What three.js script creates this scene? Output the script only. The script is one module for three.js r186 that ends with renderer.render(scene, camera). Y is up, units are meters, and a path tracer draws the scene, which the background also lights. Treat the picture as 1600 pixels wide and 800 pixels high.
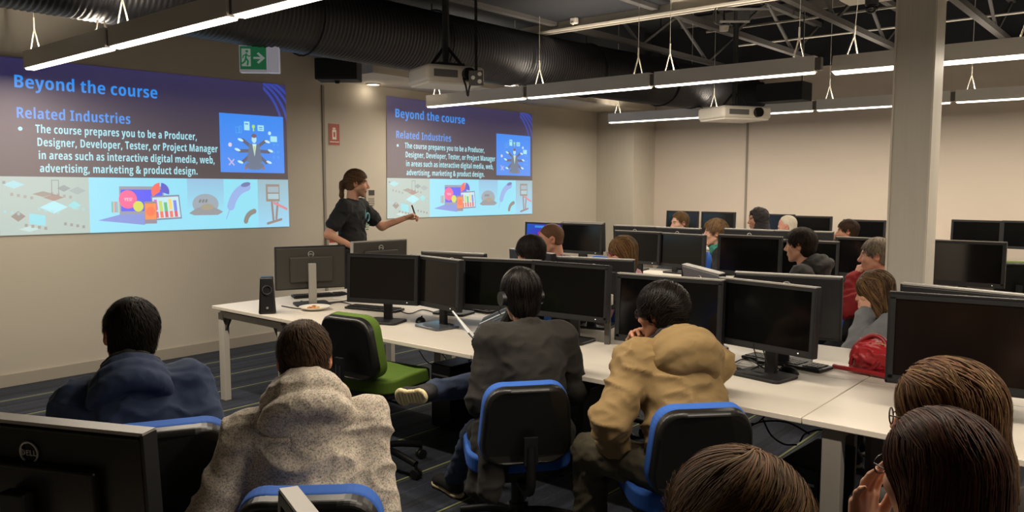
import * as THREE from 'three';
import { RoundedBoxGeometry } from 'three/addons/geometries/RoundedBoxGeometry.js';
import { mergeGeometries, mergeVertices } from 'three/addons/utils/BufferGeometryUtils.js';
import { RectAreaLightUniformsLib } from 'three/addons/lights/RectAreaLightUniformsLib.js';
import { ImprovedNoise } from 'three/addons/math/ImprovedNoise.js';
import { FontLoader } from 'three/addons/loaders/FontLoader.js';
import { TextGeometry } from 'three/addons/geometries/TextGeometry.js';

// ---------------------------------------------------------------- camera, light level
const scene = new THREE.Scene();
scene.background = new THREE.Color(0x050505);
const EYE = 1.65, F = 1240, YAW = 40.3 * Math.PI / 180, PITCH = 5.2 * Math.PI / 180;
const camera = new THREE.PerspectiveCamera(2 * Math.atan(400 / F) * 180 / Math.PI, 2, 0.05, 60);
camera.position.set(0, EYE, 0);
camera.rotation.set(-PITCH, YAW, 0, 'YXZ');
camera.updateMatrixWorld(true);
const renderer = new THREE.WebGLRenderer({ antialias: true });
renderer.toneMapping = THREE.LinearToneMapping;
renderer.toneMappingExposure = 0.85;
renderer.shadowMap.enabled = true;
RectAreaLightUniformsLib.init();
const WARM = new THREE.Color(1.0, 0.875, 0.71);
const LAMP_DOWN = 118.0, LAMP_UP = 85, LAMP_GLOW = 7.0;   // luminaire light, uplight and what the eye sees of the tube

// ---------------------------------------------------------------- helpers
const V = (x, y, z) => new THREE.Vector3(x, y, z);
const R = d => d * Math.PI / 180;
let seed = 12345;
function rnd() { seed |= 0; seed = seed + 0x6D2B79F5 | 0; let t = Math.imul(seed ^ seed >>> 15, 1 | seed); t = t + Math.imul(t ^ t >>> 7, 61 | t) ^ t; return ((t ^ t >>> 14) >>> 0) / 4294967296; }
const rr = (a, b) => a + (b - a) * rnd();
const clamp = (x, a, b) => x < a ? a : x > b ? b : x;
const sstep = (a, b, x) => { const t = clamp((x - a) / (b - a), 0, 1); return t * t * (3 - 2 * t); };
const PN = new ImprovedNoise();
const noise = (x, y, z) => PN.noise(x + 31.7, y + 11.3, z + 57.1);
const fbm = (x, y, z) => noise(x, y, z) + 0.5 * noise(x * 2.1, y * 2.1, z * 2.1) + 0.25 * noise(x * 4.3, y * 4.3, z * 4.3);

// the photograph's view rays: where a picture point lies at a depth, or on a plane of the room
const camF = V(0, 0, -1).applyQuaternion(camera.quaternion), camR = V(1, 0, 0).applyQuaternion(camera.quaternion), camU = V(0, 1, 0).applyQuaternion(camera.quaternion);
const ray = (x, y) => camF.clone().addScaledVector(camR, (x - 800) / F).addScaledVector(camU, -(y - 400) / F);
const at = (x, y, d) => camera.position.clone().addScaledVector(ray(x, y), d);
const onY = (x, y, h) => { const d = ray(x, y); return camera.position.clone().addScaledVector(d, (h - EYE) / d.y); };
const onZ = (x, y, z) => { const d = ray(x, y); return camera.position.clone().addScaledVector(d, z / d.z); };
const onX = (x, y, v) => { const d = ray(x, y); return camera.position.clone().addScaledVector(d, v / d.x); };

const usedNames = {};
function numbered(n) { const k = usedNames[n] = (usedNames[n] ?? -1) + 1; return k ? `${n}_${String(k).padStart(3, '0')}` : n; }
function tag(o, label, category, group, kind) {
  if (label) o.userData.label = label;
  if (category) o.userData.category = category;
  if (group) o.userData.group = group;
  if (kind) o.userData.kind = kind;
  return o;
}
function thing(name, label, category, pos = V(0, 0, 0), turn = 0, group) {
  const o = new THREE.Group(); o.name = numbered(name); scene.add(o);
  o.position.copy(pos); o.rotation.y = turn;
  return tag(o, label, category, group);
}
function part(name, geo, m, parent, label) {
  const o = new THREE.Mesh(geo, m); o.name = name; parent.add(o);
  if (label) o.userData.label = label;
  return o;
}
function solo(name, label, category, geo, m, pos, group) {
  const o = new THREE.Mesh(geo, m); o.name = numbered(name); scene.add(o);
  if (pos) o.position.copy(pos);
  return tag(o, label, category, group);
}
function struct(name, geo, m, parent) {
  const o = new THREE.Mesh(geo, m); o.name = name; (parent || scene).add(o);
  if (!parent) o.userData.kind = 'structure';
  return o;
}
const mats = {};
function mat(color, rough = 0.7, metal = 0, extra = {}) {
  const key = JSON.stringify([color, rough, metal, Object.keys(extra).length ? Math.random : 0]);
  if (!Object.keys(extra).length && mats[key]) return mats[key];
  const m = new THREE.MeshStandardMaterial({ color, roughness: rough, metalness: metal, ...extra });
  if (!Object.keys(extra).length) mats[key] = m;
  return m;
}
// geometry helpers
const T = (g, x = 0, y = 0, z = 0) => g.translate(x, y, z);
const box = (w, h, d, x = 0, y = 0, z = 0) => new THREE.BoxGeometry(w, h, d).translate(x, y, z);
const rbox = (w, h, d, r = 0.005, x = 0, y = 0, z = 0, s = 2) => new RoundedBoxGeometry(w, h, d, s, r).translate(x, y, z);
const cyl = (r0, r1, h, n = 16, x = 0, y = 0, z = 0) => new THREE.CylinderGeometry(r0, r1, h, n).translate(x, y, z);
function merge(list) {
  const l = list.map(g => g.index ? g.toNonIndexed() : g);
  for (const g of l) for (const k of Object.keys(g.attributes)) if (!['position', 'normal', 'uv'].includes(k)) g.deleteAttribute(k);
  return mergeGeometries(l);
}
function rod(a, b, r, n = 8) {   // a straight round bar between two points
  const d = b.clone().sub(a), L = d.length();
  const g = new THREE.CylinderGeometry(r, r, L, n);
  g.applyQuaternion(new THREE.Quaternion().setFromUnitVectors(V(0, 1, 0), d.normalize()));
  return g.translate((a.x + b.x) / 2, (a.y + b.y) / 2, (a.z + b.z) / 2);
}
function bar(a, b, w, h) {       // a straight square bar
  const d = b.clone().sub(a), L = d.length();
  const g = new THREE.BoxGeometry(w, h, L);
  const m = new THREE.Matrix4().lookAt(a, b, V(0, 1, 0.0001)); 
  g.applyMatrix4(m);
  return g.translate((a.x + b.x) / 2, (a.y + b.y) / 2, (a.z + b.z) / 2);
}
const tube = (pts, r, seg = 24, n = 6) => new THREE.TubeGeometry(new THREE.CatmullRomCurve3(pts), seg, r, n);
function roundRect(w, h, r) {
  const s = new THREE.Shape(), x = -w / 2, y = -h / 2;
  s.moveTo(x + r, y); s.lineTo(x + w - r, y); s.quadraticCurveTo(x + w, y, x + w, y + r); s.lineTo(x + w, y + h - r);
  s.quadraticCurveTo(x + w, y + h, x + w - r, y + h); s.lineTo(x + r, y + h); s.quadraticCurveTo(x, y + h, x, y + h - r); s.lineTo(x, y + r); s.quadraticCurveTo(x, y, x + r, y);
  return s;
}
function canvasTex(w, h, draw, srgb = true) {
  const c = document.createElement('canvas'); c.width = w; c.height = h;
  draw(c.getContext('2d'), w, h);
  const t = new THREE.CanvasTexture(c); if (srgb) t.colorSpace = THREE.SRGBColorSpace;
  t.wrapS = t.wrapT = THREE.RepeatWrapping; t.magFilter = THREE.LinearFilter; t.anisotropy = 8;
  return t;
}
const font = await new FontLoader().loadAsync('fonts/droid/droid_sans_bold.typeface.json');
// ================================================================ THE ROOM
const WX = -7.26, WZ = -11.3, RX = 5.2, NZ = 3.4, CEIL = 4.0;
function dataTex(n, fn, srgb) {
  const a = new Uint8Array(n * n * 4);
  for (let y = 0; y < n; y++) for (let x = 0; x < n; x++) { const c = fn(x / n, y / n); a.set([c[0], c[1], c[2], 255], (y * n + x) * 4); }
  const t = new THREE.DataTexture(a, n, n); t.wrapS = t.wrapT = THREE.RepeatWrapping; t.magFilter = THREE.LinearFilter; t.needsUpdate = true;
  if (srgb) t.colorSpace = THREE.SRGBColorSpace;
  return t;
}
// carpet: navy broadloom woven with fine grey lines and a few yellow-green stripes, all running towards the back wall
const carpetTex = canvasTex(1024, 1024, (c, w, h) => {      // 2 m x 2 m
  c.fillStyle = '#272c38'; c.fillRect(0, 0, w, h);
  for (let i = 0; i < 26000; i++) { const v = rnd(); c.fillStyle = v < .5 ? 'rgba(10,12,20,.30)' : 'rgba(85,90,105,.20)'; c.fillRect(rnd() * w, rnd() * h, 2, 3 + rnd() * 5); }
  for (let k = 0; k < 16; k++) { c.fillStyle = `rgba(120,125,140,${.08 + .14 * rnd()})`; c.fillRect(k * 64 + rnd() * 30, 0, 3 + rnd() * 14, h); }
  for (let k = 0; k < 8; k++) { c.fillStyle = `rgba(8,9,14,${.25 + .2 * rnd()})`; c.fillRect(k * 128 + rnd() * 60, 0, 10 + rnd() * 24, h); }
  for (let k = 0; k < 4; k++) { const x = 118 + k * 256 + (k % 2) * 14; c.fillStyle = 'rgba(172,176,110,.80)'; c.fillRect(x, 0, 7, h); c.fillStyle = 'rgba(130,140,90,.4)'; c.fillRect(x + 14, 0, 4, h); }
  for (let k = 0; k < 1024; k += 256) { c.fillStyle = 'rgba(5,6,10,.35)'; c.fillRect(0, k, w, 2); }
});
const floorM = mat(0xffffff, 0.95, 0, { map: carpetTex });
{
  const w = RX - WX + .4, d = NZ - WZ + .4, g = box(w, .1, d);
  const p = g.attributes.position, uv = g.attributes.uv;
  for (let i = 0; i < p.count; i++) uv.setXY(i, p.getX(i) / 2, p.getZ(i) / 2);
  struct('floor', g.translate((RX + WX) / 2, -.05, (NZ + WZ) / 2), floorM);
}
const plaster = dataTex(256, (u, v) => { const n = 246 + 3 * fbm(Math.cos(u * 6.283) * 2, Math.sin(u * 6.283) * 2 + 7, Math.sin(v * 6.283) * 2 + 3); return [n, n, n]; }, true);
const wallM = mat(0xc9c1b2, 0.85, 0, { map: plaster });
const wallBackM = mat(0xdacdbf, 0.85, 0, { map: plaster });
const darkM = mat(0x1b1c20, 0.9), trimM = mat(0x8d857a, 0.7), ductM = mat(0x33343a, 0.5, 0.25), steelM = mat(0x5c5a59, 0.7, 0.1), offWhite = mat(0xd9d2c4, 0.6);
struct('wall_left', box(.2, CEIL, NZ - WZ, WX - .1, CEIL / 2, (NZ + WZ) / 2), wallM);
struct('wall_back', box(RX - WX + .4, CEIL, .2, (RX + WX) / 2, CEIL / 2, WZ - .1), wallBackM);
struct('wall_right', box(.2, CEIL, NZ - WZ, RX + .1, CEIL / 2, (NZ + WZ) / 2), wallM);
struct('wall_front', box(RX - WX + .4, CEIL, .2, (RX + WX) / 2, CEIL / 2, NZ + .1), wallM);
struct('ceiling', box(RX - WX + .4, .15, NZ - WZ + .4, (RX + WX) / 2, CEIL + .075, (NZ + WZ) / 2), darkM);
struct('baseboard_left', box(.018, .10, NZ - WZ - .02, WX + .009, .05, (NZ + WZ) / 2), mat(0xa79f92, .6));
struct('baseboard_back', box(RX - WX, .10, .018, (RX + WX) / 2, .05, WZ + .009), mat(0xa79f92, .6));
// boxed corner pier, joint strips in the panelling, ledge high on the back wall, dropped soffit along the left wall
const pierZ = onX(932, 250, WX).z, pierX = onZ(990, 250, pierZ).x;
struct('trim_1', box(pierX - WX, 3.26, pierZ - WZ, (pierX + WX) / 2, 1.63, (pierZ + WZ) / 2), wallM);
struct('trim_7', box(pierX - WX, CEIL - 3.26, pierZ - WZ, (pierX + WX) / 2, (CEIL + 3.26) / 2, (pierZ + WZ) / 2), darkM);
const jointZ = onX(506, 250, WX).z;
struct('trim_2', box(.012, 2.72, .03, WX + .006, 1.36, jointZ), trimM);
const seamX = onZ(1167, 250, WZ).x;
struct('trim_3', box(.03, CEIL - .02, .012, seamX, CEIL / 2, WZ + .006), trimM);
struct('trim_4', box(RX - seamX - .05, .55, .12, (RX + seamX + .05) / 2, 2.98, WZ + .06), wallBackM);
struct('trim_6', box(RX - pierX, CEIL - 3.26, .16, (RX + pierX) / 2, (CEIL + 3.26) / 2, WZ + .08), darkM);
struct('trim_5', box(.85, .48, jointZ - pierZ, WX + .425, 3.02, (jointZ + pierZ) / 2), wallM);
struct('trim_8', box(.85, CEIL - 3.26, jointZ - pierZ, WX + .425, (CEIL + 3.26) / 2, (jointZ + pierZ) / 2), darkM);
// column
const colZ = -5.4, colL = onZ(1391, 250, colZ).x, colR = onZ(1454, 250, colZ).x, colW = colR - colL;
{
  const col = thing('column', 'square off-white painted steel column standing between the desk rows', 'column', V((colL + colR) / 2, 0, colZ - colW / 2));
  const cm = mat(0xe0d9cc, .55, 0, { map: plaster });
  part('shaft', rbox(colW, CEIL - .02, colW, .012, 0, CEIL / 2), cm, col);
  part('edge_bead', box(.012, CEIL - .02, .012, -colW / 2 + .004, CEIL / 2, colW / 2 + .003), mat(0xe8e0d2, .5), col);
  part('edge_bead', box(.012, CEIL - .02, .012, colW / 2 - .004, CEIL / 2, colW / 2 + .003), mat(0xe8e0d2, .5), col);
  part('base_plate', box(colW + .08, .015, colW + .08, 0, .008, 0), steelM, col);
}
// ---------------------------------------------------------------- roof steel
function truss(x, lab) {
  const z0 = -3.2, z1 = WZ + .18, yb = 3.32, yt = 3.8, o = thing('roof_truss', lab, 'roof truss', V(x, 0, 0), 0, 'open web roof trusses');
  part('bottom_chord', bar(V(0, yb, z0), V(0, yb, z1), .07, .06), steelM, o);
  part('top_chord', bar(V(0, yt, z0), V(0, yt, z1), .07, .06), steelM, o);
  const n = 9, dz = (z1 - z0) / n;
  for (let i = 0; i < n; i++) part('web_bar', bar(V(0, i % 2 ? yt : yb, z0 + i * dz), V(0, i % 2 ? yb : yt, z0 + (i + 1) * dz), .03, .03), steelM, o);
}
truss(-5.15, 'dark steel open web roof truss nearest the long ribbed duct');
truss(-3.95, 'dark steel open web roof truss left of the black projector pole');
truss(-2.85, 'dark steel open web roof truss just right of the black projector pole');
truss(-1.7, 'dark steel open web roof truss that runs in behind the column');
truss(-.3, 'dark steel open web roof truss seen right of the column');
for (let i = 0; i < 7; i++) {
  const z = -4.2 - i * 1.02;
  solo('purlin', ['purlin nearest the camera', 'second purlin from the camera', 'third purlin from the camera', 'fourth purlin from the camera', 'fifth purlin from the camera', 'sixth purlin from the camera', 'purlin nearest the back wall'][i] + ' under the dark roof', 'purlin', box(RX + 5.6, .12, .05, (RX - 5.6) / 2, 3.9, z), mat(0x57534f, .7), null, 'roof purlins');
}
const beamA = onY(830, 54, 3.25), beamB = onY(1160, 3, 3.25);
{
  const o = thing('roof_beam', 'pale painted roof beam crossing in front of the dark trusses', 'beam', V(0, 0, beamA.z));
  part('web', box(RX - beamA.x + .6, .16, .03, (RX + beamA.x - .6) / 2, 3.31, 0), offWhite, o);
  part('flange', box(RX - beamA.x + .6, .02, .12, (RX + beamA.x - .6) / 2, 3.24, 0), offWhite, o);
  part('flange', box(RX - beamA.x + .6, .02, .12, (RX + beamA.x - .6) / 2, 3.39, 0), offWhite, o);
}
for (const [y, z, l] of [[3.58, -8.3, 'pale conduit pipe under the roof behind the projector pole'], [3.5, -9.1, 'pale conduit pipe under the roof nearer the back wall'], [3.45, -10.0, 'pale conduit pipe under the roof closest to the back wall']])
  solo('conduit', l, 'pipe', rod(V(-4.6, y, z), V(1.6, y, z), .014), mat(0xa9a49a, .5), null, 'conduits under the roof');
// ---------------------------------------------------------------- ribbed ventilation duct
{
  const o = thing('ventilation_duct', 'long dark round ribbed ventilation duct running above the light rows', 'duct');
  const a = V(-5.62, 3.02, 2.6), b = V(-5.55, 3.0, -2.5), c = V(-5.42, 2.95, -6.6), d = V(-5.05, 2.93, -10.2), e = V(-5.0, 2.93, WZ + .01);
  const curve = new THREE.CatmullRomCurve3([a, b, c, d, e]), r = .285, N = 1500, M = 28;
  const P = [], I = [];
  for (let i = 0; i <= N; i++) {
    const t = i / N, p = curve.getPointAt(t), tan = curve.getTangentAt(t), s = V(0, 1, 0).cross(tan).normalize(), u = tan.clone().cross(s);
    const q = r + .0045 * (i % 4 === 0 ? 1 : i % 4 === 2 ? -1 : 0) + .01 * noise(t * 9, 2, 1);
    for (let j = 0; j < M; j++) { const w = j / M * Math.PI * 2; P.push(p.x + (s.x * Math.cos(w) + u.x * Math.sin(w)) * q, p.y + (s.y * Math.cos(w) + u.y * Math.sin(w)) * q, p.z + (s.z * Math.cos(w) + u.z * Math.sin(w)) * q); }
    if (i) for (let j = 0; j < M; j++) { const k = (j + 1) % M, A = (i - 1) * M, B = i * M; I.push(A + j, A + k, B + j, A + k, B + k, B + j); }
  }
  const g = new THREE.BufferGeometry(); g.setAttribute('position', new THREE.Float32BufferAttribute(P, 3)); g.setIndex(I); g.computeVertexNormals();
  part('ribbed_hose', g, mat(0x26262a, .45, .1, { side: THREE.DoubleSide }), o);
  for (const z of [-1.2, -3.9, -5.3, -7.6, -9.0]) { const t = (2.6 - z) / (2.6 - WZ), p = curve.getPointAt(t); part('strap', new THREE.TorusGeometry(.3, .008, 6, 28).translate(p.x, p.y, p.z), darkM, o); part('hanger', rod(V(p.x, p.y + .28, p.z), V(p.x, z < -2.2 && z > -7 ? 3.325 : CEIL, p.z), .006), darkM, o); }
}
{ // wide dark plenum box above the duct, and the branch duct beyond the second light row
  const o = thing('air_plenum', 'large matt black air plenum box above the ribbed duct', 'duct');
  part('casing', rbox(2.2, .62, 4.6, .02, -4.9, 3.64, -4.6), mat(0x22242a, .85), o);
  part('flange', box(2.26, .04, .05, -4.9, 3.36, -2.31), darkM, o);
  part('side_outlet', cyl(.2, .2, .5, 24).rotateZ(Math.PI / 2).translate(-5.9, 3.5, -4.3), darkM, o);
  const b = thing('branch_duct', 'short black rectangular branch duct beside the ceiling projector', 'duct');
  const p = onZ(1225, 145, -8.9);
  part('casing', box(.52, .2, .3, p.x, p.y, p.z), darkM, b); part('collar', cyl(.14, .14, .3, 20).rotateZ(Math.PI / 2).translate(p.x - .4, p.y, p.z), darkM, b);
  part('hanger', rod(V(p.x + .2, p.y + .1, p.z), V(p.x + .2, CEIL, p.z), .006), darkM, b);
}
{ // black box under the duct, at the wall joint
  const p = at(529, 110, 7.6), o = thing('wall_loudspeaker', 'black box loudspeaker hanging by the left wall above the fire sign', 'loudspeaker', V(p.x, p.y, p.z), .7);
  part('cabinet', rbox(.4, .2, .26, .01), mat(0x131418, .7), o); part('grille', rbox(.36, .16, .01, .004, 0, 0, .134), mat(0x1d1e22, .9), o);
  part('bracket', box(.06, CEIL - p.y - .1, .06, 0, (CEIL - p.y + .1) / 2, -.02), darkM, o); part('knob', cyl(.03, .02, .03, 12, -.01, -.11, .02), darkM, o);
}
// downlight in the soffit
{
  const p = onY(583, 131, 2.78), o = thing('downlight', 'small round recessed downlight glowing in the soffit', 'ceiling light', V(p.x, 2.776, p.z));
  part('trim_ring', new THREE.TorusGeometry(.075, .01, 8, 28).rotateX(Math.PI / 2), offWhite, o);
  part('lens', cyl(.07, .07, .006, 24), mat(0xfff0d8, .5, 0, { emissive: WARM, emissiveIntensity: 4 }), o);
  const l = new THREE.PointLight(WARM, .07, 0, 2); l.position.set(0, -.06, 0); l.castShadow = true; l.shadow.radius = 3; o.add(l);
}
// ---------------------------------------------------------------- pendant luminaires in three rows
const LY = 2.53, LH = .125, LW = .075, LL = 1.43;
const bodyM = mat(0xf0ece4, .5), capM = mat(0x6d6963, .5), wireM = mat(0xe9e2d2, .4, .2);
const tubeM = mat(0xffffff, .5, 0, { emissive: WARM, emissiveIntensity: LAMP_GLOW });
const upM = mat(0xffffff, .5, 0, { emissive: WARM, emissiveIntensity: 1.5 });
const gBody = merge([box(LL, LH, .006, 0, LH / 2, LW / 2), box(LL, LH, .006, 0, LH / 2, -LW / 2), box(LL, .02, LW - .006, 0, .055, 0), box(.006, LH, LW, LL / 2, LH / 2), box(.006, LH, LW, -LL / 2, LH / 2)]);
const gTube = rbox(LL - .016, .024, LW - .012, .004, 0, .0, 0), gUp = box(LL - .3, .006, .04, 0, LH - .03, 0);
function luminaire(x, z, label, tilt = 0, y = LY) {
  const o = thing('pendant_light', label, 'ceiling light', V(x, y, z), 0, 'linear pendant lights in three rows');
  o.rotation.x = tilt;
  part('housing', gBody, bodyM, o); part('diffuser', gTube, tubeM, o); part('upper_diffuser', gUp, upM, o); part('coupler', box(.05, .1, .05, LL / 2 + .026, .06, 0), capM, o);
  for (const s of [-.58, .58]) {
    const apex = V(s, LH + .16, 0);
    part('suspension_wire', merge([rod(V(s - .035, LH, .02), apex, .006), rod(V(s + .035, LH, -.02), apex, .006), rod(V(s, LH + .14, 0), V(s, LH + .24, 0), .007), rod(V(s, LH + .2, 0), V(s, CEIL - y - .005, 0), .0022)]), wireM, o);
  }
  const l = new THREE.RectAreaLight(WARM, LAMP_DOWN, LL - .04, LW - .015); l.position.set(0, -.0135, 0); l.rotation.set(-Math.PI / 2, 0, 0); o.add(l);
  const u = new THREE.RectAreaLight(WARM, LAMP_UP, LL - .3, .04); u.position.set(0, LH - .02, 0); u.rotation.set(Math.PI / 2, 0, 0); o.add(u);
}
const ord = ['first', 'second', 'third', 'fourth', 'fifth', 'sixth', 'seventh'];
const PITCHX = 1.485;
for (let i = 0; i < 6; i++) luminaire(-6.83 + LL / 2 + i * PITCHX, -2.33, `${ord[i]} light from the left wall in the pendant row nearest the camera`);
for (let i = 0; i < 6; i++) luminaire(-6.7 + LL / 2 + i * PITCHX + (i > 2 ? .04 : 0), i === 3 ? -6.55 : -6.42, `${ord[i]} light from the left wall in the middle pendant row`, i === 3 ? -.2 : 0);
for (let i = 0; i < 6; i++) luminaire(-6.42 + LL / 2 + i * PITCHX, -9.75, `${ord[i]} light from the left wall in the pendant row nearest the back wall`);
// ---------------------------------------------------------------- exit sign
{
  const pL = onZ(369, 92, -3.55), p = V(pL.x, 2.47, -3.55);
  const a = at(370, 95, 6.2), b = at(415, 90, 6.2);
  const o = thing('exit_sign', 'green running-man exit sign with white arrow hanging by the left slide', 'sign', at(397, 93, 6.2), YAW + .12); o.scale.setScalar(.88);
  const tex = canvasTex(256, 256, (c, w, h) => {
    c.fillStyle = '#2a8a5c'; c.fillRect(0, 0, w, h);
    c.fillStyle = '#c3d2ce'; c.fillRect(16, 26, 88, 196);
    c.strokeStyle = '#1f9a5c'; c.fillStyle = '#1f9a5c'; c.lineWidth = 17; c.lineCap = 'round'; c.lineJoin = 'round';
    c.beginPath(); c.arc(68, 56, 14, 0, 7); c.fill();
    c.beginPath(); c.moveTo(62, 86); c.lineTo(56, 132); c.lineTo(78, 164); c.lineTo(72, 206); c.moveTo(56, 132); c.lineTo(46, 168); c.lineTo(22, 190); c.stroke();
    c.lineWidth = 11; c.beginPath(); c.moveTo(62, 90); c.lineTo(34, 104); c.lineTo(28, 128); c.moveTo(62, 90); c.lineTo(88, 112); c.lineTo(98, 104); c.stroke();
    c.strokeStyle = '#c3d2ce'; c.lineWidth = 24; c.lineCap = 'butt'; c.lineJoin = 'miter'; c.beginPath(); c.moveTo(130, 128); c.lineTo(216, 128); c.moveTo(172, 72); c.lineTo(228, 128); c.lineTo(172, 184); c.stroke();
  });
  const s = thing; // the box stands skew: its lettered face turns left, its white end faces the room
  const face = rbox(.24, .235, .08, .006);
  const bx = part('case', face, mat(0xd9d8de, .5, 0, { emissive: 0xb9bbd0, emissiveIntensity: .18 }), o);
  const pl = new THREE.PlaneGeometry(.225, .2).translate(0, .008, .0412);
  part('sign_face', pl, mat(0xffffff, .5, 0, { map: tex, emissive: 0xffffff, emissiveMap: tex, emissiveIntensity: .2 }), o);
  part('end_cap', rbox(.1, .235, .085, .006, .17, 0, 0), mat(0xd9d8de, .45, 0, { emissive: 0xb9bbd0, emissiveIntensity: .25 }), o, 'plain white end of the sign');
  part('mount_block', box(.1, .06, .07, .17, .148, 0), mat(0xb08d60, .6), o, 'tan mounting block');
  part('hanging_rod', rod(V(.15, .17, 0), V(.15, CEIL - o.position.y - .005, 0), .006), steelM, o);
}
// fire sign and wall switch
{
  const z0 = onX(513, 195, WX).z, z1 = onX(530, 195, WX).z, y0 = onX(521, 193, WX).y, y1 = onX(521, 227, WX).y, o = thing('fire_sign', 'red and white fire extinguisher sign on the left wall', 'sign', V(WX + .004, (y0 + y1) / 2, (z0 + z1) / 2), Math.PI / 2);
  const w = Math.abs(z1 - z0), h = y0 - y1;
  const tex = canvasTex(128, 256, (c) => { c.fillStyle = '#a83b34'; c.fillRect(0, 0, 128, 256); c.fillStyle = '#e6dccb'; c.fillRect(38, 70, 50, 120); c.fillRect(54, 44, 18, 30); c.fillRect(40, 50, 44, 10); c.fillRect(8, 214, 112, 10); c.fillStyle = '#a83b34'; c.fillRect(52, 100, 22, 60); });
  part('plate', rbox(w, h, .006, .002), mat(0xd8cfbd, .6), o); part('print', new THREE.PlaneGeometry(w * .96, h * .97).translate(0, 0, .0036), mat(0xffffff, .5, 0, { map: tex }), o);
  const q = onX(577, 308, WX), e = thing('wall_control', 'small grey control panel on the wall behind the presenter', 'control panel', V(WX + .012, q.y, q.z), Math.PI / 2);
  part('plate', rbox(.13, .19, .02, .004), mat(0xb5ab9b, .6), e); part('display', box(.085, .06, .004, .015, .05, .011), mat(0x3c3a37, .4), e);
  for (let i = 0; i < 3; i++) part('button', box(.085, .012, .005, .01, -.02 - i * .025, .011), mat(0x7d766c, .6), e);
  const s = onX(515, 378, WX), k = thing('wall_box', 'small red and white box low on the wall behind the presenter', 'box', V(WX + .03, s.y, s.z), Math.PI / 2);
  part('body', rbox(.1, .14, .05, .004), mat(0xd8d0c4, .6), k); part('label', box(.085, .05, .004, 0, .02, .026), mat(0xb23a34, .6), k);
}
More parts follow.
